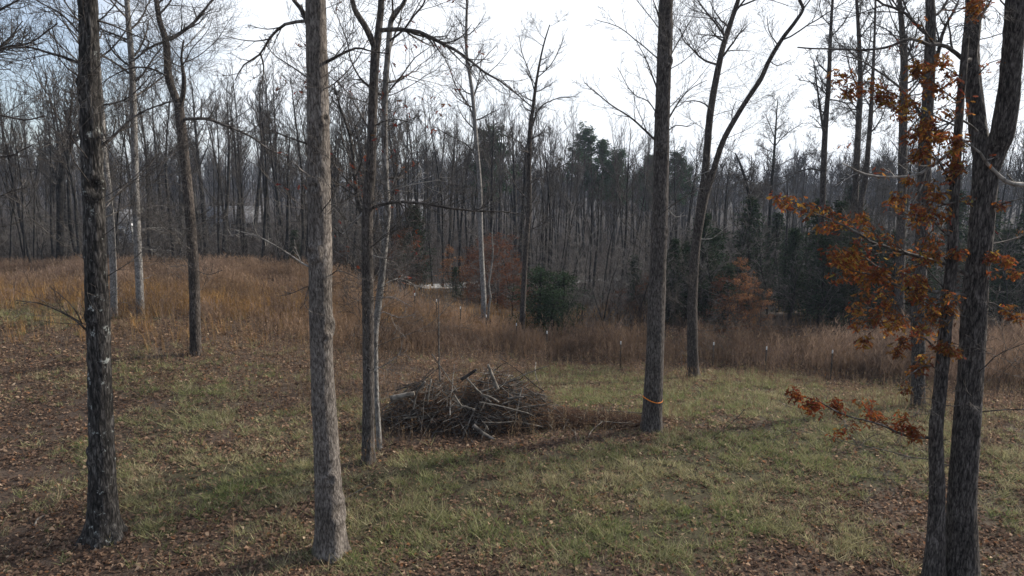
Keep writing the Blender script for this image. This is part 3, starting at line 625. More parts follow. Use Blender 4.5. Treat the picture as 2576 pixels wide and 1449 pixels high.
# --- further single trees at the right, behind the oak
hero('hickory_tree', 'upright dark trunk standing behind the orange-leaved branches, left of the double-stemmed oak', (2309, 1022),
     [(2311, 902, 31), (2309, 798, 31), (2316, 651, 31), (2324, 521, 30), (2327, 365, 29), (2337, 208, 26), (2342, 52, 23), (2340, 0, 21)], M_oak, 22, seed=16, sides=32, amp=.014, flare=.2, P=OAK, step=.09, inframe=14,
     limbs=[([(2320, 296), (2285, 240), (2238, 198), (2176, 156), (2120, 140)], 8, .4), ([(2338, 180), (2358, 146), (2374, 78), (2405, 16), (2420, -20)], 12, .3), ([(2335, 240), (2310, 190), (2290, 130), (2250, 60), (2230, 0)], 6, .4), ([(2318, 420), (2280, 400), (2240, 350)], 5, .5), ([(2320, 560), (2260, 530), (2220, 540)], 4, .5)])
for (lab, base, tr, m_, sd, lb, Ys) in [
    ('straight trunk just left of the dark trunk behind the orange-leaved branches', (2262, 850), [(2264, 700, 22), (2270, 469, 21), (2272, 313, 19), (2275, 156, 17), (2270, 78, 14), (2263, 0, 11)], M_brown, 17, [([(2272, 300), (2240, 250), (2215, 180)], 6, .5), ([(2275, 160), (2300, 100), (2310, 40)], 7, .4), ([(2272, 120), (2240, 80), (2200, 60)], 5, -.4)], 42),
    ('thin slanting dark trunk among the dim understory behind the orange leaves', (2150, 800), [(2155, 700, 14), (2165, 521, 14), (2178, 443, 13), (2189, 313, 11), (2194, 234, 9), (2200, 100, 6), (2203, 0, 5)], M_brown, 18, [([(2180, 430), (2140, 440), (2100, 470)], 4, .4)], 46),
    ('slim upright twiggy-topped trunk left of the slanting dark trunk', (2135, 810), [(2140, 700, 17), (2150, 521, 16), (2155, 417, 15), (2160, 313, 14), (2165, 208, 12), (2160, 78, 9), (2155, 0, 7)], M_brown, 19, [([(2163, 230), (2140, 180), (2120, 100)], 5, .4), ([(2165, 200), (2185, 130), (2190, 60)], 5, .4)], 50),
    ('bare tree with a side stem left of its trunk, right of the V-shaped tree', (2056, 800), [(2058, 700, 15), (2069, 521, 14), (2072, 417, 14), (2077, 313, 13), (2085, 208, 11), (2090, 78, 8), (2095, 0, 6)], M_brown, 20, [([(2072, 330), (2062, 270), (2052, 200), (2045, 150)], 7, .2), ([(2088, 250), (2130, 260), (2160, 300)], 4, .4), ([(2082, 240), (2050, 210), (2010, 200)], 4, -.4), ([(2074, 430), (2030, 425), (1985, 440), (1945, 450)], 4, -.5), ([(2092, 90), (2120, 60), (2150, 10)], 4, .3)], 48),
    ('small pale bare tree alone in the gap in the skyline', (1930, 720), [(1934, 600, 8), (1941, 469, 8), (1945, 420, 7), (1949, 365, 6), (1954, 286, 3), (1957, 250, 2)], M_forest, 21, [([(1948, 370), (1975, 340), (2020, 310)], 3, .3), ([(1943, 440), (1965, 415), (2000, 395)], 3, .3), ([(1942, 450), (1932, 420), (1930, 380)], 3.5, .2), ([(1950, 350), (1935, 310), (1925, 285)], 2.5, .2), ([(1940, 470), (1980, 455), (2010, 430)], 3, .3)], 72),
    ('leaning trunk with broken top right of the V-shaped tree', (1915, 760), [(1905, 650, 8), (1893, 540, 8), (1880, 470, 8), (1865, 420, 6), (1850, 385, 3)], M_forest, 22, [([(1878, 465), (1890, 420), (1892, 390)], 4, .2)], 60),
    ('gnarled low-forked tree in the wood left of the lichen-patched trunk', (150, 700), [(151, 600, 17), (151, 520, 16), (151, 469, 17), (161, 406, 13), (182, 354, 10), (200, 300, 7), (205, 240, 4)], M_forest, 23, [([(150, 480), (125, 455), (100, 430), (60, 425)], 10, .3), ([(152, 470), (130, 420), (105, 385), (85, 330)], 9, .3), ([(165, 400), (160, 350), (150, 300)], 5, .3), ([(185, 350), (215, 330), (240, 300)], 5, .3)], 60),
]:
    hero('bare_tree', lab, base, tr, m_, 20, limbs=lb, seed=sd, sides=12, amp=.008, flare=.1, P=dict(OAK, rmin=.009), step=.2, inframe=10, crown_n=14, crown_len=(1.5, 3.2), Yset=Ys, limbmat=M_twig)

# ------------------------------------------------------------------ the wood: prototypes, then individual copies
FOR = dict(wob=.12, up=.15, rmin=.011, max=3, dens={0: 6, 1: 5, 2: 3}, ang=(16, 44), len=(.36, .62))
def forest_proto(name, H, r0, n_l, spread, fork, matt, mattw, P, low=.35):
    root = thing(name, 'x', 'tree', (0, -200, -50))
    tb, tips = [], []
    n = 16; pts = [(0, 0, -.3)]; d = nrm((rnd(-.07, .07), rnd(-.07, .07), 1)); p = (0, 0, -.3)
    for i in range(n):
        d = nrm((d[0]+rnd(-fork, fork), d[1]+rnd(-fork, fork), d[2]+.06)); p = (p[0]+d[0]*H/n, p[1]+d[1]*H/n, p[2]+d[2]*H/n); pts.append(p)
    rad = [max(r0*(1-i/n)**.75 + (.35*r0 if i == 0 else 0), .02) for i in range(n+1)]
    V_, F_ = tubes_mesh([(pts, rad, 9)]); mk('trunk', V_, F_, matt, root, True)
    for k in range(n_l):
        f = low + (1-low)*(k+random.random())/n_l; q = min(f*n, n-.01); i = int(q); g = q-i
        p = tuple(pts[i][j]+(pts[i+1][j]-pts[i][j])*g for j in range(3)); a = rnd(0, 2*pi); el = rnd(.5, 1.2)
        dd = (cos(a)*cos(el), sin(a)*cos(el), sin(el)); L_ = H*spread*rnd(.7, 1.2)*(1.25-.85*f)
        grow(tb, tips, p, dd, L_, max(rad[i]*rnd(.3, .55), .018), 1 if f > .85 else 0, P)
    V_, F_ = tubes_mesh(tb); mk('crown', V_, F_, mattw, root, True)
    return root
SEG[0] = 6; SEG[1] = 4; SEG[2] = 3; SEG[3] = 2
PR0 = [rnd(.1, .26) for k in range(14)]
PRO = [forest_proto('woodland_tree', rnd(17, 20), PR0[k], int(rnd(11, 19)), rnd(.18, .3), rnd(.03, .1), M_forest, M_twig, dict(FOR, wob=rnd(.08, .18), up=rnd(.1, .2)), rnd(.32, .62)) for k in range(14)]
THIN = [forest_proto('woodland_sapling', rnd(8, 11), rnd(.05, .08), int(rnd(14, 20)), rnd(.25, .38), .12, M_forest, M_sap, dict(FOR, rmin=.008, wob=.3, up=.04), .1) for k in range(6)]

used = {}
def place(proto, loc, rz, s, label, group):
    if proto.name not in used:
        used[proto.name] = 1
        proto.location = [float(v) for v in loc]; proto.rotation_euler = (0, 0, rz); proto.scale = s; proto['label'] = label; proto['group'] = group
        return proto
    return copy_thing(proto, loc, rz, s, label, group)
def skyline(px):      # height in the photo where the tree tops end
    return lin(px, [-600, 0, 250, 500, 780, 900, 1060, 1200, 1400, 1500, 1700, 1850, 1930, 2050, 2300, 2576, 3200], [180, 200, 190, 220, 205, 200, 230, 270, 310, 330, 345, 390, 450, 400, 330, 300, 280])
ZONES = [('slender bare trees in the wood behind the golden grass', 'one of the slender bare trees crowding the wood behind the golden grass', -260, 830, 51, 112, 112),
         ('bare trees in the wood beyond the brush pile', 'one of the close bare trees forming the wood beyond the brush pile', 830, 1420, 60, 135, 84),
         ('bare trees in the dim wood behind the tall brown weeds', 'one of the bare trees filling the dim wood behind the tall brown weeds', 1420, 2700, 55, 150, 112)]
MARKS = [(235, 'the lichen-patched trunk'), (345, 'the straight slim pale trunk'), (468, 'the forked tree'), (805, 'the large grey trunk'), (940, 'the narrow grey-brown trunk'), (1205, 'the thin pale leaning tree'), (1332, 'the zigzag-topped tree'),
         (1660, 'the string-tied tall trunk'), (1775, 'the V-shaped tree'), (2325, 'the trunk behind orange leaves'), (2475, 'the double-stemmed oak')]
def gap(px):      # the landmark trunk nearest to it, and the side
    a, g = min(MARKS, key=lambda m_: abs(m_[0]-px)); far = abs(a-px) > 110
    return ('well ' if far else 'just ') + ('left' if px < a else 'right') + ' of ' + g
ntree = 0
for grp, lab, x0, x1, d0, d1, N in ZONES:
    for k in range(N):
        px = x0 + (x1-x0)*(k+RS.rand())/N; dd = d0 + (d1-d0)*RS.rand()**1.2
        x = (px-1288)/FD*dd*1.0; y = dd
        if abs(px-318) < 13 and dd < 111 or (1060 < px < 1205 and dd < 70): continue
        gz = float(ground_z(x, y))
        topy = skyline(px) + RS.uniform(-75, 60) + 120*RS.rand()**2
        dtop = ray(px, topy); zt = CAMZ + dtop[2]*y/dtop[1]
        H = np.clip(zt-gz, 8, 25)
        pr = PRO[RS.randint(len(PRO))]; s = H/18.5; w = s*RS.uniform(.7, 1.2)
        size = ('nearer ' if dd < d0+(d1-d0)*.3 else 'farther ') + ('tall ' if topy < skyline(px)+45 else 'low ') + ('stout ' if w*PR0[PRO.index(pr)] > .19 else 'slender ') + 'bare tree'
        o = place(pr, (x, y, gz-.1), RS.uniform(0, 6.28), (w, w, s), size+' in the wood, '+gap(px), 'bare wood trees '+gap(px)); ntree += 1
        o.rotation_euler = (RS.normal(0, .04), RS.normal(0, .04), o.rotation_euler[2])
for k in range(300):
    px = RS.uniform(-150, 2700); dd = (RS.uniform(56, 72) if px < 800 else (RS.uniform(48, 66) if px < 1250 else RS.uniform(41, 60))) + 34*RS.rand()**3
    if abs(px-318) < 25 or (1060 < px < 1205 and dd < 70) or (px > 1650 and RS.rand() < .35): continue
    x = (px-1288)/FD*dd; gz = float(ground_z(x, dd)); s = RS.uniform(.3, .95)
    o = place(THIN[RS.randint(len(THIN))], (x, dd, gz-.1), RS.uniform(0, 6.28), (s*1.25, s*1.25, s), ('short' if s < .5 else 'mid-height' if s < .72 else 'tall')+' pale-twigged sapling at the wood edge, '+gap(px), 'wood-edge saplings '+gap(px))
    o.rotation_euler = (RS.normal(0, .09), RS.normal(0, .09), o.rotation_euler[2])

# --- brown-leaved beeches, evergreens, pines
def leaf_quads(pos, size, cols, droop=.3):
    n = len(pos); a = RS.uniform(0, 2*pi, n); x = unit(np.stack([np.cos(a), np.sin(a), RS.uniform(-droop-.3, .3, n)], -1)); y = unit(np.cross(RS.normal(size=(n, 3)), x))
    s = size[:, None]
    Vv = np.stack([pos, pos+x*s*.5+y*s*.32, pos+x*s, pos+x*s*.5-y*s*.32], 1).reshape(-1, 3)
    return Vv, np.arange(4*n).reshape(-1, 4), np.repeat(cols, 4, 0)
def jitter(c, n, a=.7, b=1.3):
    return np.array(c)[None]*RS.uniform(a, b, (n, 1))*RS.uniform(.9, 1.1, (n, 3))
def beech_proto(H, cols, nleaf):
    root = thing('beech_sapling', 'x', 'tree', (0, -200, -50)); tb, tips = [], []
    P = dict(wob=.15, up=.02, rmin=.008, max=3, dens={0: 5, 1: 5, 2: 4}, ang=(30, 60), len=(.35, .6))
    pts = [(0, 0, -.2)]; 
    for i in range(8): pts.append((pts[-1][0]+rnd(-.06, .06), pts[-1][1]+rnd(-.06, .06), pts[-1][2]+(H+.2)/8))
    rad = [.06*(1-i/9) for i in range(9)]
    V_, F_ = tubes_mesh([(pts, rad, 6)]); mk('trunk', V_, F_, M_forest, root, True)
    for k in range(26):
        f = .1+.88*(k+random.random())/26; i = int(f*8); p = pts[i]; a = rnd(0, 6.28); el = rnd(0, .4)
        grow(tb, tips, (p[0], p[1], p[2]+rnd(0, H/8)), (cos(a)*cos(el), sin(a)*cos(el), sin(el)), H*.42*(1.1-.8*f), .02, 1, P)
    V_, F_ = tubes_mesh(tb); mk('crown', V_, F_, M_sap, root, True)
    T_ = np.array([t_[0] for t_ in tips]); pos = T_[RS.randint(len(T_), size=nleaf)] + RS.normal(0, .11, (nleaf, 3))*np.array((1, 1, .5))
    cc = np.concatenate([jitter(c, nleaf//len(cols)+1) for c in cols])[:nleaf]; RS.shuffle(cc)
    v, f, c = leaf_quads(pos, RS.uniform(.08, .14, nleaf), cc); o = mk('leaves', v, f, M_leaf, root, False, c); o['kind'] = 'stuff'
    return root
RED = [(.125, .052, .03), (.1, .045, .032), (.15, .068, .036)]; TAN = [(.32, .17, .085), (.26, .12, .06), (.2, .1, .05)]
BE = [beech_proto(5.5, RED, 2600), beech_proto(4.2, RED, 2100), beech_proto(4.5, TAN, 3000)]
for px, dd, s, k in [(1250, 50, 1.0, 0), (1205, 52, .8, 0), (1290, 48, .7, 1), (1840, 44, .9, 1), (1870, 43.5, .75, 2), (1930, 44, .6, 2), (1232, 56, 1.05, 0), (1290, 55, .9, 1), (1262, 60, 1.1, 0), (1345, 47, .55, 1), (1020, 60, .9, 0), (1210, 62, 1.0, 0), (1560, 50, .5, 1), (1830, 50, .85, 1), (1870, 54, .9, 2), (1905, 52, .55, 2), (1640, 52, .6, 0), (860, 60, .55, 1), (1135, 64, .9, 2), (2440, 50, .8, 1)]:
    x = (px-1288)/FD*dd; pr = BE[k]
    place(pr, (x, dd, float(ground_z(x, dd))), RS.uniform(0, 6), (s*1.15, s*1.15, s), ('low tan-leaved beech, ' if k == 2 else 'low rust-leaved beech, ')+gap(px), 'brown-leaved beeches '+gap(px))
def evergreen_proto(H, R, n, cols, shape, name, leafs=(.1, .2)):
    root = thing(name, 'x', 'tree', (0, -200, -50)); tb = []
    pts = [(rnd(-.05, .05), rnd(-.05, .05), H*i/8-.2) for i in range(9)]
    V_, F_ = tubes_mesh([(pts, [.05+.1*(1-i/8) for i in range(9)], 7)]); mk('trunk', V_, F_, M_forest, root, True)
    pos = []
    nb = int(60*H/5)
    for k in range(nb):
        f = (k+random.random())/nb; z = H*(.06+.94*f); a = k*2.4+rnd(-.5, .5)
        rr = R*(shape(f))*rnd(.45, 1.2)
        tip = (cos(a)*rr, sin(a)*rr, z - rr*.12 + rnd(-.15, .15))
        tb.append(([(0, 0, z), (tip[0]*.5, tip[1]*.5, z+.05), tip], [.02, .014, .006], 3))
        m_ = int(n/nb)
        t = RS.uniform(.25, 1.05, m_)[:, None]
        pos.append(np.array((0, 0, z))*(1-t) + np.array(tip)*t + RS.normal(0, 1, (m_, 3))*np.array((.16, .16, .09))*R*.5)
    V_, F_ = tubes_mesh(tb); mk('branches', V_, F_, M_forest, root, True)
    pos = np.concatenate(pos); cc = np.concatenate([jitter(c, len(pos)//len(cols)+1, .6, 1.4) for c in cols])[:len(pos)]; RS.shuffle(cc)
    v, f, c = leaf_quads(pos, RS.uniform(*leafs, len(pos)), cc, .5); o = mk('foliage', v, f, M_green, root, False, c); o['kind'] = 'stuff'
    return root
CED = [(.026, .042, .024), (.038, .056, .031), (.02, .032, .02)]
HOL = [(.032, .052, .027), (.058, .082, .05), (.025, .04, .022)]
cone = lambda f: max(.12, (1-f**2.2)**.9*(.6+.4*min(1, f*6)))*rnd(.6, 1.15)
EV = [evergreen_proto(7.5, 1.9, 5200, CED, cone, 'cedar_tree'), evergreen_proto(6, 2.1, 4800, CED, cone, 'cedar_tree'), evergreen_proto(3.6, 2.3, 4600, HOL, lambda f: math.sqrt(max(.02, 1-(f*1.02-.15)**2))*rnd(.45, 1.2), 'holly_bush', (.08, .16))]
HB = [(1392, 43.5, .85, 2), (1360, 45, 1.15, 2), (1420, 46, 1.05, 2)]
lab_h = ['small holly bush at the front of the dark green clump beyond the fence', 'tallest holly bush of the dark green clump beyond the fence', 'holly bush at the right of the dark green clump beyond the fence']
for i, (px, dd, s, k) in enumerate(HB):
    x = (px-1288)/FD*dd; place(EV[2], (x, dd, float(ground_z(x, dd))-.1), RS.uniform(0, 6), (s, s, s), lab_h[i], 'holly bushes beyond the fence')
for px, dd, s, k in [(1045, 62, 1.0, 0), (1020, 66, .9, 1), (1770, 47, 1.05, 0), (1800, 49, 1.1, 1), (1735, 50, .95, 1), (1700, 51, .8, 0), (1690, 48, .55, 1), (2000, 50, .9, 0), (2080, 47, 1.05, 1), (2110, 49, 1.15, 0), (2160, 46, 1.0, 1), (2210, 48, 1.1, 1), (2260, 47, .9, 0), (2330, 46, 1.0, 1), (2060, 52, 1.2, 0), (2540, 48, 1.1, 1), (2600, 47, 1.2, 0), (2480, 52, 1.3, 0), (1885, 58, 1.3, 0), (1955, 70, 1.3, 0), (2140, 62, 1.5, 0), (2400, 60, 1.4, 0), (1600, 60, .8, 1), (1145, 54, .42, 1), (740, 66, .7, 1), (1990, 80, 1.3, 1), (1840, 47, .7, 1)]:
    x = (px-1288)/FD*dd
    place(EV[k], (x, dd, float(ground_z(x, dd))-.1), RS.uniform(0, 6), (s*1.1, s*1.1, s), ('low ' if s*(7.5, 6)[k] < 6.2 else 'tall ' if s*(7.5, 6)[k] > 8 else '')+('pointed' if k == 0 else 'broad')+' dark cedar at the wood edge, '+gap(px), 'cedars '+gap(px))
def pine_proto(H, seed_clumps):
    root = thing('pine_tree', 'x', 'tree', (0, -200, -50)); tb = []
    pts = [(rnd(-.1, .1), rnd(-.1, .1), H*i/10-.2) for i in range(11)]
    V_, F_ = tubes_mesh([(pts, [.05+.2*(1-i/10) for i in range(11)], 8)]); mk('trunk', V_, F_, M_forest, root, True)
    pos = []
    for k in range(seed_clumps):
        f = .52+.48*(k+random.random())/seed_clumps; z = H*f; a = rnd(0, 6.28); rr = H*.15*rnd(.25, 1.15)*(1.15-.9*max(0, f-.7)/.3)
        tip = (cos(a)*rr, sin(a)*rr, z+rr*rnd(.0, .45)); tb.append(([(0, 0, z), (tip[0]*.55, tip[1]*.55, z+.1), tip], [.06, .04, .02], 4))
        for q in range(3):
            c = np.array(tip)*(.6+.2*q)+np.array((0, 0, z))*(.4-.2*q); c = c+RS.normal(0, .35, 3); m_ = 90
            pos.append(c + unit(RS.normal(size=(m_, 3)))*RS.uniform(.1, .8, (m_, 1))*np.array((1, 1, .85)))
    V_, F_ = tubes_mesh(tb); mk('branches', V_, F_, M_forest, root, True)
    pos = np.concatenate(pos); cc = jitter((.045, .075, .042), len(pos), .6, 1.4)
    v, f, c = leaf_quads(pos, RS.uniform(.18, .34, len(pos)), cc, .1); o = mk('foliage', v, f, M_green, root, False, c); o['kind'] = 'stuff'
    return root
PI = [pine_proto(19, 46), pine_proto(17, 38), pine_proto(18, 40)]
for (px, topy, dd, k, lab) in [(1468, 338, 128, 0, 'pine with a flat ragged top, left of the pair rising over the bare wood'), (1512, 335, 130, 1, 'pine with a rounded crown, right of the pair rising over the bare wood'), (1240, 318, 105, 2, 'narrow pine seen just right of the thin pale leaning tree'), (1628, 375, 120, 1, 'small pine crown at the left edge of the tall trunk with the orange string'), (1545, 375, 126, 2, 'lower pine crown at the right shoulder of the pine pair'), (1700, 395, 125, 0, 'small pine crown at the right edge of the tall trunk with the orange string')]:
    x = (px-1288)/FD*dd; gz = float(ground_z(x, dd)); d_ = ray(px, topy); zt = CAMZ+d_[2]*dd/d_[1]; s = (zt-gz)/18.5
    place(PI[k], (x, dd, gz), RS.uniform(0, 6), (s, s, s), lab, 'pines over the bare wood')
print('trees', ntree)

# --- far wooded ridge, one mass
def simple_tree():
    V0, F0 = tubes_mesh([([(0, 0, 0), (0, 0, .6), (0, 0, 1)], [.014, .009, .002], 4)]); F0 = np.concatenate([F0[:, [0, 1, 2]], F0[:, [0, 2, 3]]]); tv = []
    def sl(p, q, w):
        a = rnd(0, 6.28); tv.extend([(p[0]+cos(a)*w, p[1]+sin(a)*w, p[2]), (p[0]-cos(a)*w, p[1]-sin(a)*w, p[2]+w*.3), q])
    for k in range(24):
        f = rnd(.22, .95); a = rnd(0, 6.28); l = .3*(1.2-f); p = (0, 0, f); q = (cos(a)*l*.6, sin(a)*l*.6, f+l*.9); sl(p, q, .006)
        for j_ in range(6):
            g = rnd(.3, 1); r_ = (p[0]+(q[0]-p[0])*g, p[1]+(q[1]-p[1])*g, p[2]+(q[2]-p[2])*g); sl(r_, (r_[0]+rnd(-.1, .1), r_[1]+rnd(-.1, .1), r_[2]+rnd(.05, .18)), .0036)
    tv = np.array(tv); return np.concatenate([V0, tv]), np.concatenate([F0, np.arange(len(tv)).reshape(-1, 3)+len(V0)])
st = [simple_tree() for _ in range(3)]
VV, FF, off = [], [], 0
N = 1150
for k in range(N):
    y = 135 + 300*RS.rand()**1.1; x = RS.uniform(-.92, .92)*y; v, f = st[k % 3]
    H = RS.uniform(13, 19)*(.85+.3*vnoise(x/40+20, y/40+20, 3)); v = v*np.array((H, H, H)); v = v + np.array((x, y, float(ground_z(x, y))))
    VV.append(v); FF.append(f+off); off += len(v)
tag(mk('far_woods', np.concatenate(VV), np.concatenate(FF), M_farw, smooth=False), 'distant mass of bare woods on the far rise', 'woods', kind='stuff')

# ------------------------------------------------------------------ houses glimpsed through the wood
M_sid = plain('white_siding', (.66, .67, .68), (.74, .75, .76), 2); M_roof = plain('grey_shingle', (.1, .1, .11), (.17, .17, .18), 3); M_gls = base_mat('window_glass')[0]
M_gls.node_tree.nodes['Principled BSDF'].inputs['Base Color'].default_value = (.03, .035, .04, 1); M_gls.node_tree.nodes['Principled BSDF'].inputs['Roughness'].default_value = .1
M_dsid = plain('slate_siding', (.12, .13, .145), (.17, .18, .2), 2)
M_gsid = plain('grey_siding', (.33, .35, .37), (.4, .42, .44), 2)
def box(x0, x1, y0, y1, z0, z1):
    v = [(x, y, z) for x in (x0, x1) for y in (y0, y1) for z in (z0, z1)]
    return v, [(0, 1, 3, 2), (4, 6, 7, 5), (0, 4, 5, 1), (2, 3, 7, 6), (0, 2, 6, 4), (1, 5, 7, 3)]
def house(label, px, dd, w, dep_, h, ms, rz):
    x = (px-1288)/FD*dd; root = thing('house', label, 'house', (x, dd, float(ground_z(x, dd)))); root.rotation_euler = (0, 0, rz)
    rh = dep_*.35
    v = [(-w/2, -dep_/2, -1), (w/2, -dep_/2, -1), (w/2, dep_/2, -1), (-w/2, dep_/2, -1), (-w/2, -dep_/2, h), (w/2, -dep_/2, h), (w/2, dep_/2, h), (-w/2, dep_/2, h), (-w/2, 0, h+rh), (w/2, 0, h+rh)]
    f4 = [(0, 1, 5, 4), (2, 3, 7, 6)]
    me = bpy.data.meshes.new('wall'); me.from_pydata(v, [], f4 + [(1, 2, 6, 9, 5), (3, 0, 4, 8, 7)]); me.materials.append(ms)
    o = bpy.data.objects.new('wall', me); C.objects.link(o); o.parent = root
    e = .4; t_ = .15
    sl_ = rh/(dep_/2)
    for sg in (-1, 1):
        y0 = sg*(dep_/2+e); z0 = h - e*sl_ + .06; zr = h+rh+.06
        rv_ = [(-w/2-e, y0, z0), (w/2+e, y0, z0), (w/2+e, 0, zr), (-w/2-e, 0, zr), (-w/2-e, y0, z0+t_), (w/2+e, y0, z0+t_), (w/2+e, 0, zr+t_), (-w/2-e, 0, zr+t_)]
        mk('roof', rv_, [(0, 3, 2, 1), (4, 5, 6, 7), (0, 1, 5, 4), (1, 2, 6, 5), (2, 3, 7, 6), (3, 0, 4, 7)], M_roof, root)
    for wx in np.arange(-w/2+1.6, w/2-1, 2.6):
        for wz in ([1.0] if h < 4 else [1.0, 3.7]):
            v, f = box(wx-.55, wx+.55, -dep_/2-.05, -dep_/2+.05, wz, wz+1.4); fr = mk('window', v, f, M_sid, root)
            v, f = box(wx-.45, wx+.45, -dep_/2-.07, -dep_/2-.02, wz+.1, wz+1.3); mk('pane', v, f, M_gls, fr)
house('small white house glimpsed between trunks at the left, behind the slim pale trees', 313, 114, 3.2, 5, 3.4, M_sid, .3)
house('slate-grey house barely visible through the wood beyond the golden grass', 600, 125, 9, 7, 2.6, M_dsid, .25)
house('small grey house barely visible through twigs right of the narrow grey-brown trunk', 1012, 140, 9, 8, 3.4, M_dsid, -.2)

# ------------------------------------------------------------------ ground cover
def scatter(n, ymin, ymax, pw, margin=3.0):
    "random points on the ground in the part of the field in view, denser close by"
    u = RS.rand(n); a, b_ = ymin**(2-pw), ymax**(2-pw)
    y = (a + (b_-a)*u)**(1/(2-pw)); x = RS.uniform(-1, 1, n)*(.80*y+margin)
    return x, y
def pal(cols, n, w=None, lo=.7, hi=1.3):
    cols = np.array(cols); i = RS.choice(len(cols), n, p=w); return cols[i]*RS.uniform(lo, hi, (n, 1))
def blades(x, y, h, wid, lean, cols, name, mat, bend=True):
    n = len(x); z = ground_z(x, y); a = RS.uniform(0, 2*pi, n); la = RS.uniform(0, 2*pi, n)
    p = np.stack([x, y, z-.01], -1); s = np.stack([np.cos(a), np.sin(a), np.zeros(n)], -1)*(wid/2)[:, None]
    l = np.stack([np.cos(la), np.sin(la), np.zeros(n)], -1)*(h*lean)[:, None]; up = np.zeros((n, 3)); up[:, 2] = h
    if bend:
        mid = p + up*.62 + l*.3; tip = p + up*np.sqrt(np.maximum(1-lean**2*.4, .1))[:, None] + l
        V = np.stack([p-s, p+s, mid-s*.7, mid+s*.7, tip], 1).reshape(-1, 3)
        b_ = np.arange(n)[:, None]*5
        F = np.concatenate([b_+np.array((0, 1, 2)), b_+np.array((1, 3, 2)), b_+np.array((2, 3, 4))])
        c = np.repeat(cols, 5, 0)
    else:
        tip = p + up*.9 + l
        V = np.stack([p-s, p+s, tip], 1).reshape(-1, 3); F = np.arange(3*n).reshape(-1, 3); c = np.repeat(cols, 3, 0)
    return mk(name, V, F, mat, None, False, c)

# fallen leaves
x, y = scatter(330000, 9.5, 46, 1.1); px, py, dep = project(x, y, ground_z(x, y))
g = f_green(px, py, x, y); w = f_weed(px, py, x, y, dep)
keep = RS.rand(len(x)) < np.clip(1.1 - g*.65, .2, 1)*(1-.75*w)*np.clip(.1+1.3*vnoise(x/.6+8, y/.6+8, 1)*(.5+vnoise(x/1.9+8, y/1.9+8, 3)), 0, 1)
x, y = x[keep], y[keep]; n = len(x); print('leaf litter', n)
z = ground_z(x, y); pos = np.stack([x, y, z+RS.uniform(.005, .05, n)], -1)
a = RS.uniform(0, 2*pi, n); tx = np.stack([np.cos(a), np.sin(a), RS.uniform(-.5, .5, n)], -1); ty = np.stack([-np.sin(a), np.cos(a), RS.uniform(-.6, .6, n)], -1)
s = (.04+.075*RS.rand(n)**2)[:, None]*(1+.018*(y[:, None]-10)); up = np.zeros((n, 3)); up[:, 2] = RS.uniform(-.02, .05, n)
V = np.stack([pos-tx*s*.6, pos-ty*s*.42+up, pos+tx*s*.6, pos+ty*s*.42+up], 1).reshape(-1, 3)
b_ = np.arange(n)[:, None]*4; F = np.concatenate([b_+np.array((0, 1, 2)), b_+np.array((0, 2, 3))])
c = np.array((1.3, 1.2, 1.02))*pal([(.15, .105, .088), (.105, .076, .068), (.215, .152, .122), (.07, .052, .048), (.31, .235, .19), (.44, .36, .3), (.2, .11, .07)], n, [.27, .25, .2, .165, .065, .01, .04])
tag(mk('fallen_leaves', V, F, M_leaf, None, False, np.repeat(c, 4, 0)), 'brown dead leaves littering the ground', 'leaves', kind='stuff')

# short winter grass, in tufts
x, y = scatter(105000, 9.5, 44, .9); px, py, dep = project(x, y, ground_z(x, y))
g = f_green(px, py, x, y); w = f_weed(px, py, x, y, dep)
cl = vnoise(x/.33+11, y/.33+17, 5)*.55 + vnoise(x/.8+31, y/.8+7, 0)*.45
keep = RS.rand(len(x)) < np.clip(g*1.35+.05, 0, 1)*(1-w*.8)*np.clip((cl-.27)*3.2, .06, 1)
x, y, g, cl = x[keep], y[keep], g[keep], cl[keep]
K = 10
dry = np.clip(vnoise(x/.55+80, y/.55+21, 1)*.6 + vnoise(x/2.4+5, y/2.4+66, 4)*.6 - .2 + RS.normal(0, .18, len(x)), 0, 1)[:, None]
tc_ = pal([(.17, .205, .07), (.215, .235, .095), (.11, .15, .055)], len(x), None, .6, 1.3)*(1-dry) + pal([(.38, .335, .19), (.48, .41, .26), (.29, .245, .145)], len(x), None, .7, 1.3)*dry
X2 = np.repeat(x, K) + RS.normal(0, .045, len(x)*K); Y2 = np.repeat(y, K) + RS.normal(0, .045, len(x)*K)
n = len(X2); print('grass blades', n)
hh = np.repeat(RS.uniform(.4, 1.0, len(x))**1.5*(.5+1.1*cl), K)*RS.uniform(.12, .32, n)
cc = np.repeat(tc_, K, 0)*RS.uniform(.7, 1.3, (n, 1))
straw = RS.rand(n) < .16; cc[straw] = pal([(.42, .36, .23), (.3, .25, .16)], straw.sum())
tag(blades(X2, Y2, hh, RS.uniform(.009, .02, n)*(1+.02*(Y2-10)), RS.uniform(.3, 1.5, n), cc, 'lawn_grass', M_blade, False), 'short green and straw-coloured winter grass', 'grass', kind='stuff')

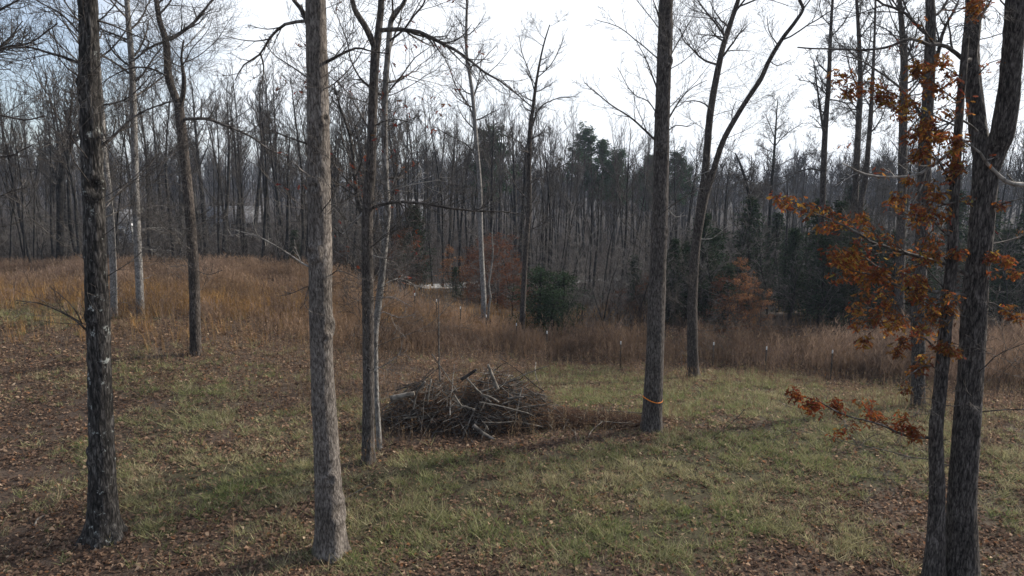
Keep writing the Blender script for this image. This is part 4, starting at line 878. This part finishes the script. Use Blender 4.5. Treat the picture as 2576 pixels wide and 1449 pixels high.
# tall golden broomsedge
x, y = scatter(120000, 22, 62, .6); px, py, dep = project(x, y, ground_z(x, y))
gd = f_gold(px, py, x, y)
gd = np.maximum(gd, .55*S(900, 800, py)*S(700, 760, py)*S(1250, 900, px)*(vnoise(x/.8+33, y/.8+61, 2) > .62))
keep = RS.rand(len(x)) < gd*.75*np.clip(2.2*vnoise(x/.7+5, y/.7+5, 3)-.25, 0, 1); x, y = x[keep], y[keep]
K = 5; n = len(x)*K; print('broomsedge', n)
X2 = np.repeat(x, K)+RS.normal(0, .09, n); Y2 = np.repeat(y, K)+RS.normal(0, .09, n)
cc = np.repeat((.7+.5*vnoise(x/2.3+2, y/2.3+4, 1))[:, None]*pal([(.34, .2, .08), (.27, .15, .062), (.4, .255, .108), (.2, .118, .058)], len(x)), K, 0)*RS.uniform(.8, 1.2, (n, 1))
tag(blades(X2, Y2, RS.uniform(.35, 1.1, n), RS.uniform(.01, .02, n), RS.uniform(.1, .75, n), cc, 'golden_grass', M_blade), 'tall golden broomsedge in a band across the field', 'grass', kind='stuff')

# feathery brown weeds
def plumes(x, y, H, cols, name, label, K=9, fine=.014):
    n = len(x); z = ground_z(x, y); P0 = np.stack([x, y, z], -1)
    la = RS.uniform(0, 2*pi, n); ln = RS.uniform(0, .25, n); ax = unit(np.stack([np.cos(la)*ln, np.sin(la)*ln, np.ones(n)], -1))
    Vs, Cs = [], []
    def sliver(a, b_, w, c):
        th = RS.uniform(0, 2*pi, len(a)); s = np.stack([np.cos(th), np.sin(th), np.zeros(len(a))], -1)*(w/2)[:, None]
        Vs.append(np.stack([a-s, a+s, b_], 1).reshape(-1, 3)); Cs.append(np.repeat(c, 3, 0))
    sliver(P0, P0+ax*H[:, None], np.full(n, .016), cols*.8)
    for k in range(K):
        f = RS.uniform(.3, .95, n); st_ = P0+ax*(H*f)[:, None]; th = RS.uniform(0, 2*pi, n); l = H*RS.uniform(.14, .34, n)*(1.15-.6*f)
        d = np.stack([np.cos(th)*.55, np.sin(th)*.55, RS.uniform(.5, 1.0, n)], -1)
        sliver(st_, st_+d*l[:, None], np.full(n, fine)*RS.uniform(.8, 1.8, n), cols*RS.uniform(.8, 1.3, (n, 1)))
    V = np.concatenate(Vs)
    return tag(mk(name, V, np.arange(len(V)).reshape(-1, 3), M_blade, None, False, np.concatenate(Cs)), label, 'weeds', kind='stuff')
x, y = scatter(170000, 25, 58, .6); px, py, dep = project(x, y, ground_z(x, y))
w = f_weed(px, py, x, y, dep)*(1-.75*f_gold(px, py, x, y))
keep = RS.rand(len(x)) < w*.9; x, y, px = x[keep], y[keep], px[keep]
H = (lin(px, [-300, 700, 1200, 1500, 2576], [.9, 1.0, 1.15, 1.7, 2.0]))*RS.uniform(.5, 1.15, len(x))*(.45+1.0*vnoise(x/1.1+3, y/1.1+9, 2))
mixw = np.clip(lin(px, [0, 900, 1400, 2576], [.15, .4, .25, .12])+ .5*(vnoise(x/2+50, y/2+50, 4)-.5), 0, 1)[:, None]
c = (.55+.75*vnoise(x/3.1+12, y/3.1+44, 5))[:, None]*(1-.16*S(1300, 1700, px)[:, None])*(pal([(.19, .132, .1), (.14, .1, .082), (.25, .178, .132)], len(x))*(1-mixw) + pal([(.25, .155, .085), (.29, .19, .11)], len(x))*mixw)
print('weeds', len(x))
plumes(x, y, H, c, 'dry_weeds', 'feathery dry brown weeds filling the far field', 11, .02)
# thin scattered weeds in front
x, y = scatter(34000, 11, 38, .8); px, py, dep = project(x, y, ground_z(x, y))
d_ = np.zeros_like(px)
for cx, cy, rx, ry, wt in [(860, 960, 190, 80, 1.0), (760, 900, 260, 60, .8), (350, 880, 420, 60, .6), (1000, 1090, 120, 50, .55), (1250, 930, 250, 40, .6), (1400, 1080, 220, 35, .5), (2300, 1030, 300, 50, .7), (1800, 960, 500, 30, .5), (1690, 1060, 80, 40, .6), (350, 850, 520, 45, .8), (400, 930, 500, 80, .4), (1300, 960, 1500, 45, .35), (2450, 1100, 200, 60, .4), (900, 1180, 60, 25, .6), (1500, 1250, 1100, 200, .05), (500, 1250, 500, 150, .05)]:
    d_ = np.maximum(d_, wt*np.exp(-(((px-cx)/rx)**2+((py-cy)/ry)**2)))
keep = RS.rand(len(x)) < d_; x, y = x[keep], y[keep]
print('thin weeds', len(x))
plumes(x, y, RS.uniform(.2, .95, len(x)), pal([(.2, .135, .085), (.25, .18, .115), (.14, .1, .072)], len(x)), 'thin_weeds', 'thin dry weed stalks scattered over the near field', 8, .013)

# tangled undergrowth under the wood
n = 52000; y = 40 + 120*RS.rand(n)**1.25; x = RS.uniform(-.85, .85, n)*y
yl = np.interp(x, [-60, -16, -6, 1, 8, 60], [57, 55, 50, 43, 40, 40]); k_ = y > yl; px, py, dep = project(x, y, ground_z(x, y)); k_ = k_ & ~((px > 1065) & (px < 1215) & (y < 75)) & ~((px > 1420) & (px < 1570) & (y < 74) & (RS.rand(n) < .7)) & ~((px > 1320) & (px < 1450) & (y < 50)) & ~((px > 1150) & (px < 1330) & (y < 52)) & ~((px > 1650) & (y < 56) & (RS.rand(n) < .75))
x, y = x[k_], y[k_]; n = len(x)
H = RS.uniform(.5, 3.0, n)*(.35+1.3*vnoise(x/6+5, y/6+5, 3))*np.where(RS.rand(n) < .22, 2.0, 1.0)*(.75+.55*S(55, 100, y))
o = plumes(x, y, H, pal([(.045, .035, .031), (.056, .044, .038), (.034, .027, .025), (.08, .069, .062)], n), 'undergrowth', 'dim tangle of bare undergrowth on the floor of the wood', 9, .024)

# ------------------------------------------------------------------ brush pile
pc, dep = at_ground(1185, 1062)
pile = thing('brush_pile', 'wide heap of dead branches and tangled brush in the middle of the clearing', 'brush pile', pc)
def stick_mesh(L_, r, n=6, wob=.05, fork=True):
    tb = []; pts = [(0, 0, 0)]; d = (1, 0, 0)
    for i in range(n): d = nrm((d[0], d[1]+rnd(-wob, wob)*3, d[2]+rnd(-wob, wob)*3)); q = pts[-1]; pts.append((q[0]+d[0]*L_/n, q[1]+d[1]*L_/n, q[2]+d[2]*L_/n))
    rad = [r*(1-.65*i/n) for i in range(n+1)]; tb.append((pts, rad, 6))
    if fork:
        for k in range(random.randint(2, 4)):
            i = random.randint(1, n-1); dd = branch_off((1, 0, 0), radians(rnd(25, 60))); l = L_*rnd(.15, .4); q = pts[i]
            tb.append(([q, (q[0]+dd[0]*l*.5, q[1]+dd[1]*l*.5, q[2]+dd[2]*l*.5+.02), (q[0]+dd[0]*l, q[1]+dd[1]*l, q[2]+dd[2]*l)], [rad[i]*.6, rad[i]*.4, rad[i]*.2], 4))
    V_, F_ = tubes_mesh(tb)
    caps = []
    return V_, F_
def raw_mesh(name, V_, F_, mat):
    o = mk(name, V_, F_, mat, None, True, link=False); return o.data
STK = [raw_mesh('stick', *stick_mesh(rnd(1.2, 2.5), rnd(.01, .03)), mt) for mt in (M_wood, M_wood, M_woodd, M_wood, M_wood, M_wood, M_woodd, M_wood, M_woodd, M_woodp)]
AX, AY, AZ = 2.9, 1.5, 1.3
def dome(u, v):      # height of the pile
    q = (u/AX)**2 + (v/AY)**2
    hgt = AZ*math.sqrt(max(0, 1-q))
    return hgt*(.55+.75*float(vnoise(u*1.1+7, v*1.1+3, 2)))
def put(me, name, p, d, roll, s=1.0, parent=pile):
    d = Vector(d).normalized(); qt = d.to_track_quat('X', 'Z'); o = bpy.data.objects.new(name, me); C.objects.link(o); o.parent = parent
    o.location = p; o.rotation_euler = (qt.to_matrix() @ Matrix.Rotation(roll, 3, 'X')).to_euler(); o.scale = (s, s, s); return o
for k in range(290):
    while True:
        u, v = rnd(-1, 1)*AX, rnd(-1, 1)*AY
        if (u/AX)**2+(v/AY)**2 < .98: break
    if v > .6 and random.random() < .5: v = -v
    h = dome(u, v)*(rnd(.85, 1.12) if k % 4 else rnd(.4, .9)); a = rnd(0, 2*pi)
    slope = (dome(u+.15*cos(a), v+.15*sin(a))-dome(u, v))/.15
    put(random.choice(STK), 'stick', (u-.6*cos(a), v-.6*sin(a), max(.03, h-.35*slope)), (cos(a), sin(a), max(-.9, min(.9, slope*.6+rnd(-.2, .25)))), rnd(0, 6), rnd(.55, 1.05))
def log_at(spec, w, mat, name='log', parent=pile, off=None, wend=None):
    n = len(spec); P_, R_ = px_path([(a, b_, w+((wend or w*.75)-w)*i/(n-1)) for i, (a, b_) in enumerate(spec)], (off if off is not None else pc[1]-1.2))
    P_ = [tuple(np.array(q)-np.array(parent.location)) for q in P_]
    V_, F_ = bark_tube(P_, R_, 12, .008, (.06, .2), random.randint(1, 9), 0, step=.08)
    n_ = len(V_)//12
    V2 = np.vstack([V_, V_[:12].mean(0), V_[-12:].mean(0)]); cap = [(j, (j+1) % 12, len(V_), len(V_)) for j in range(12)]
    tri = [((j+1) % 12, j, len(V_)) for j in range(12)] + [((n_-1)*12+j, (n_-1)*12+(j+1) % 12, len(V_)+1) for j in range(12)]
    me = bpy.data.meshes.new(name); me.from_pydata([tuple(q) for q in V2], [], [tuple(q) for q in F_]+tri); me.materials.append(mat)
    me.polygons.foreach_set('use_smooth', [True]*len(F_)+[False]*24)
    o = bpy.data.objects.new(name, me); C.objects.link(o); o.parent = parent; return o
log_at([(983, 1003), (1012, 996), (1042, 990)], 15, M_woodp); log_at([(1228, 917), (1238, 945), (1252, 980)], 6, M_woodp, wend=10); log_at([(1160, 955), (1178, 944), (1199, 929)], 9, M_woodd)
log_at([(1190, 1070), (1215, 1090), (1246, 1108)], 11, M_wood, off=pc[1]-1.75); log_at([(1175, 953), (1205, 985), (1235, 1012)], 5, M_woodp); log_at([(1142, 994), (1150, 1006), (1160, 1020)], 6, M_woodp); log_at([(1128, 1028), (1145, 1021), (1175, 1024), (1195, 1030)], 4, M_woodp)
log_at([(1275, 1003), (1300, 1000), (1318, 998)], 5, M_wood); log_at([(1210, 992), (1235, 1000), (1255, 1012)], 6, M_woodp); log_at([(1085, 955), (1079, 985), (1076, 1018)], 4, M_woodp); log_at([(1086, 890), (1110, 925), (1150, 985)], 3, M_wood)
log_at([(1205, 1012), (1260, 1022), (1330, 1040)], 4, M_woodp); log_at([(1070, 960), (1050, 985), (1040, 1030)], 5, M_wood)
log_at([(1103, 752), (1104, 850), (1105, 920), (1107, 960)], 2, M_wood, 'pole', off=pc[1], wend=5)
# fine tangle
n = 10000; u = RS.uniform(-1, 1, n)*AX*1.06; v = RS.uniform(-1, 1, n)*AY*1.06; q = (u/AX)**2+(v/AY)**2; k_ = q < 1.1; u, v, q = u[k_], v[k_], q[k_]; n = len(u)
hz = AZ*np.sqrt(np.maximum(0, 1-q))*(.55+.75*vnoise(u*1.1+7, v*1.1+3, 2))*np.where(RS.rand(n) < .3, RS.uniform(.8, 1.12, n), RS.uniform(.25, .93, n))
P0 = np.stack([u, v, hz], -1); d = unit(RS.normal(size=(n, 3))*np.array((1, 1, .55))); l = RS.uniform(.15, .75, n)[:, None]; th = unit(np.cross(RS.normal(size=(n, 3)), d))*RS.uniform(.007, .018, n)[:, None]
V = np.stack([P0-th, P0+th, P0+d*l], 1).reshape(-1, 3)
c = pal([(.15, .085, .052), (.1, .062, .045), (.2, .125, .075), (.13, .118, .105), (.045, .034, .028)], n)
o = mk('twig_tangle', V, np.arange(3*n).reshape(-1, 3), M_blade, pile, False, np.repeat(c, 3, 0)); o['kind'] = 'stuff'
# low trail of twigs and leaf mould running right from the heap
n = 9000; f_ = RS.rand(n)**.8; u = 2.0+4.0*f_; v = RS.normal(0, .42, n)*(1-.4*f_)-.15+.1*f_
zt_ = ground_z(u+pc[0], v+pc[1])-pc[2]; hz = zt_+RS.rand(n)*(.38*(1-f_)+.1)
P0 = np.stack([u, v, hz], -1); d = unit(RS.normal(size=(n, 3))*np.array((1, .8, .4))); l = RS.uniform(.1, .5, n)[:, None]; th = unit(np.cross(RS.normal(size=(n, 3)), d))*RS.uniform(.005, .013, n)[:, None]
V = np.stack([P0-th, P0+th, P0+d*l], 1).reshape(-1, 3)
o = mk('twig_trail', V, np.arange(3*n).reshape(-1, 3), M_blade, pile, False, np.repeat(pal([(.11, .065, .045), (.08, .052, .042), (.15, .1, .068), (.3, .26, .2), (.05, .036, .032)], n, [.3, .25, .2, .05, .2]), 3, 0)); o['kind'] = 'stuff'
# rotten core of the heap: soil and leaf mould
U_, W_ = np.meshgrid(np.linspace(-1, 1, 41), np.linspace(-1, 1, 31), indexing='ij'); q = U_**2+W_**2
hh = np.where(q < 1, AZ*.6*np.sqrt(np.maximum(0, 1-q)), -.1)*(.7+.5*vnoise(U_*5+3, W_*4+9, 1)); V = np.stack([U_*AX*.95, W_*AY*.95, hh], -1).reshape(-1, 3)
I, J = np.meshgrid(np.arange(40), np.arange(30), indexing='ij'); F = np.stack([I*31+J, (I+1)*31+J, (I+1)*31+J+1, I*31+J+1], -1).reshape(-1, 4)
mk('leaf_mould', V, F, plain('leaf_mould', (.018, .014, .012), (.045, .032, .025), 9), pile, True)

# loose sticks on the ground right of the pile
def ground_stick(spec, w, mat, label, h=.06):
    pts = [];
    for i, (a, b_) in enumerate(spec):
        hh_ = h[i] if isinstance(h, (list, tuple)) else h
        p, dp = at_ground(a, b_, hh_); pts.append(np.array((p[0], p[1], p[2]+hh_))); 
    r = w/2*dp/FD; root_p = pts[0].copy(); root_p[2] -= (h[0] if isinstance(h, (list, tuple)) else h)
    V_, F_ = bark_tube([q-root_p for q in pts], [r*(1-.4*i/(len(pts)-1)) for i in range(len(pts))], 8, .003, (.03, .2), 3, 0, step=.1)
    o = mk('fallen_branch', V_, F_, mat, None, True); o.location = [float(q) for q in root_p]
    tag(o, label, 'branch', 'loose sticks on the ground')
ground_stick([(1522, 1035), (1570, 1037), (1618, 1040)], 4, M_woodp, 'pale peeled stick lying level left of the tall trunk with the orange string', .18)
ground_stick([(1516, 1061), (1489, 1084), (1479, 1104)], 3.2, M_woodp, 'pale bent stick nearest the viewer, right of the brush pile', [.3, .1, .03])
ground_stick([(1520, 1061), (1560, 1064), (1612, 1066)], 2.8, M_woodp, 'long thin pale stalk pointing at the foot of the tall trunk', [.3, .2, .1])
ground_stick([(1405, 1045), (1412, 1060), (1416, 1074)], 3, M_woodp, 'short pale stick standing askew at the right end of the brush pile', [.35, .2, .05])
ground_stick([(1430, 1055), (1422, 1070), (1416, 1082)], 3, M_woodp, 'short pale stick crossing the fan of thin stalks beside the pile', [.3, .15, .05])
ground_stick([(1426, 1070), (1440, 1082), (1454, 1096)], 2.4, M_woodp, 'thin stalk slanting down right in the fan beside the pile', .08)
ground_stick([(1446, 1078), (1448, 1095), (1451, 1114)], 2.4, M_woodp, 'thin stalk pointing straight at the viewer in the fan beside the pile', .08)
ground_stick([(1363, 1036), (1400, 1040), (1430, 1040)], 7, M_woodd, 'dark half-buried log at the right end of the brush pile', .12)
ground_stick([(1420, 1039), (1440, 1041), (1454, 1043)], 3, M_woodp, 'slim pale branch lying on the end of the dark half-buried log', .22)
ground_stick([(866, 1256), (900, 1238), (941, 1214)], 3.5, M_woodp, 'pale fallen branch leaning at the right foot of the large grey trunk', [.03, .15, .35])
ground_stick([(86, 1326), (96, 1306), (116, 1296)], 5, M_woodp, 'pale hooked stick on leaf litter left of the lichen-patched trunk', .04)
ground_stick([(1350, 985), (1378, 1005), (1430, 1035)], 2.6, M_wood, 'thin grey branch sloping off the right flank of the brush pile', [.75, .5, .1])
ground_stick([(1348, 912), (1347, 941), (1365, 985), (1389, 1033)], 2.6, M_woodp, 'tall pale forked stick leaning out of the right of the pile', [1.7, 1.4, .8, .05])
ground_stick([(1875, 1030), (1840, 1065), (1795, 1100)], 2.0, M_woodd, 'thin dark cane arching over the grass right of the tall trunk', [.9, .5, .03])

# ------------------------------------------------------------------ fence posts
M_post = plain('post_dark_steel', (.022, .02, .018), (.04, .035, .03), 8); M_tip = plain('post_white_paint', (.42, .42, .41), (.5, .5, .49), 8)
pr = None
FP = [(1043, 738), (1098, 753), (1158, 771), (1223, 792), (1299, 813), (1376, 833), (1562, 859), (1796, 861), (1929, 872), (2095, 881)]
FLAB = ['leftmost white-tipped fence post, only its tip above the weeds below the pale road', 'white-tipped fence post directly behind the pole of the brush pile', 'white-tipped fence post left of the thin pale leaning tree', 'white-tipped fence post at the foot of the spindly sapling', 'white-tipped fence post just left of the zigzag-topped tree', 'white-tipped fence post just right of the zigzag-topped tree', 'white-tipped fence post left of the tall trunk with the orange string', 'white-tipped fence post right of the V-shaped tree foot', 'second white-tipped fence post right of the V-shaped tree', 'rightmost white-tipped fence post, nearly hidden in brown weeds']
PH = 1.5
for (px, py), lab in zip(FP, FLAB):
    p, dp = at_ground(px, py, PH)
    if pr is None:
        pr = thing('fence_post', lab, 'fence post', p, 'steel posts of the field fence')
        def tsec(z0, z1, g):      # studded T section
            prof = [(-.024-g, -.004-g), (.024+g, -.004-g), (.024+g, .004+g), (.004+g, .004+g), (.004+g, .034+g), (-.004-g, .034+g), (-.004-g, .004+g), (-.024-g, .004+g)]
            v = [(a, b_, z) for z in (z0, z1) for a, b_ in prof]; f = [(i, (i+1) % 8, 8+(i+1) % 8, 8+i) for i in range(8)] + [(8, 9, 10, 11), (8, 11, 14, 15), (11, 12, 13, 14)]
            return v, f
        v, f = tsec(-.3, PH-.16, 0.003); mk('post', v, f, M_post, pr)
        v, f = tsec(PH-.16, PH, 0.006); mk('white_tip', v, f, M_tip, pr)
    else:
        copy_thing(pr, p, RS.uniform(-.2, .2), (1, 1, 1), lab)

# ------------------------------------------------------------------ winter haze
zmin = float(Z.min())
v, f = box(X.min()-5, X.max()+5, Y.min()-5, Y.max()+5, zmin-1.2, 36)
mh = bpy.data.materials.new('haze'); mh.use_nodes = True; th_ = mh.node_tree; th_.nodes.clear()
vo = th_.nodes.new('ShaderNodeVolumePrincipled'); vo.inputs['Density'].default_value = .00025; vo.inputs['Color'].default_value = (.72, .82, 1, 1); vo.inputs['Anisotropy'].default_value = .2
oh = th_.nodes.new('ShaderNodeOutputMaterial'); th_.links.new(vo.outputs[0], oh.inputs['Volume'])
tag(mk('haze', v, f, mh), kind='stuff')
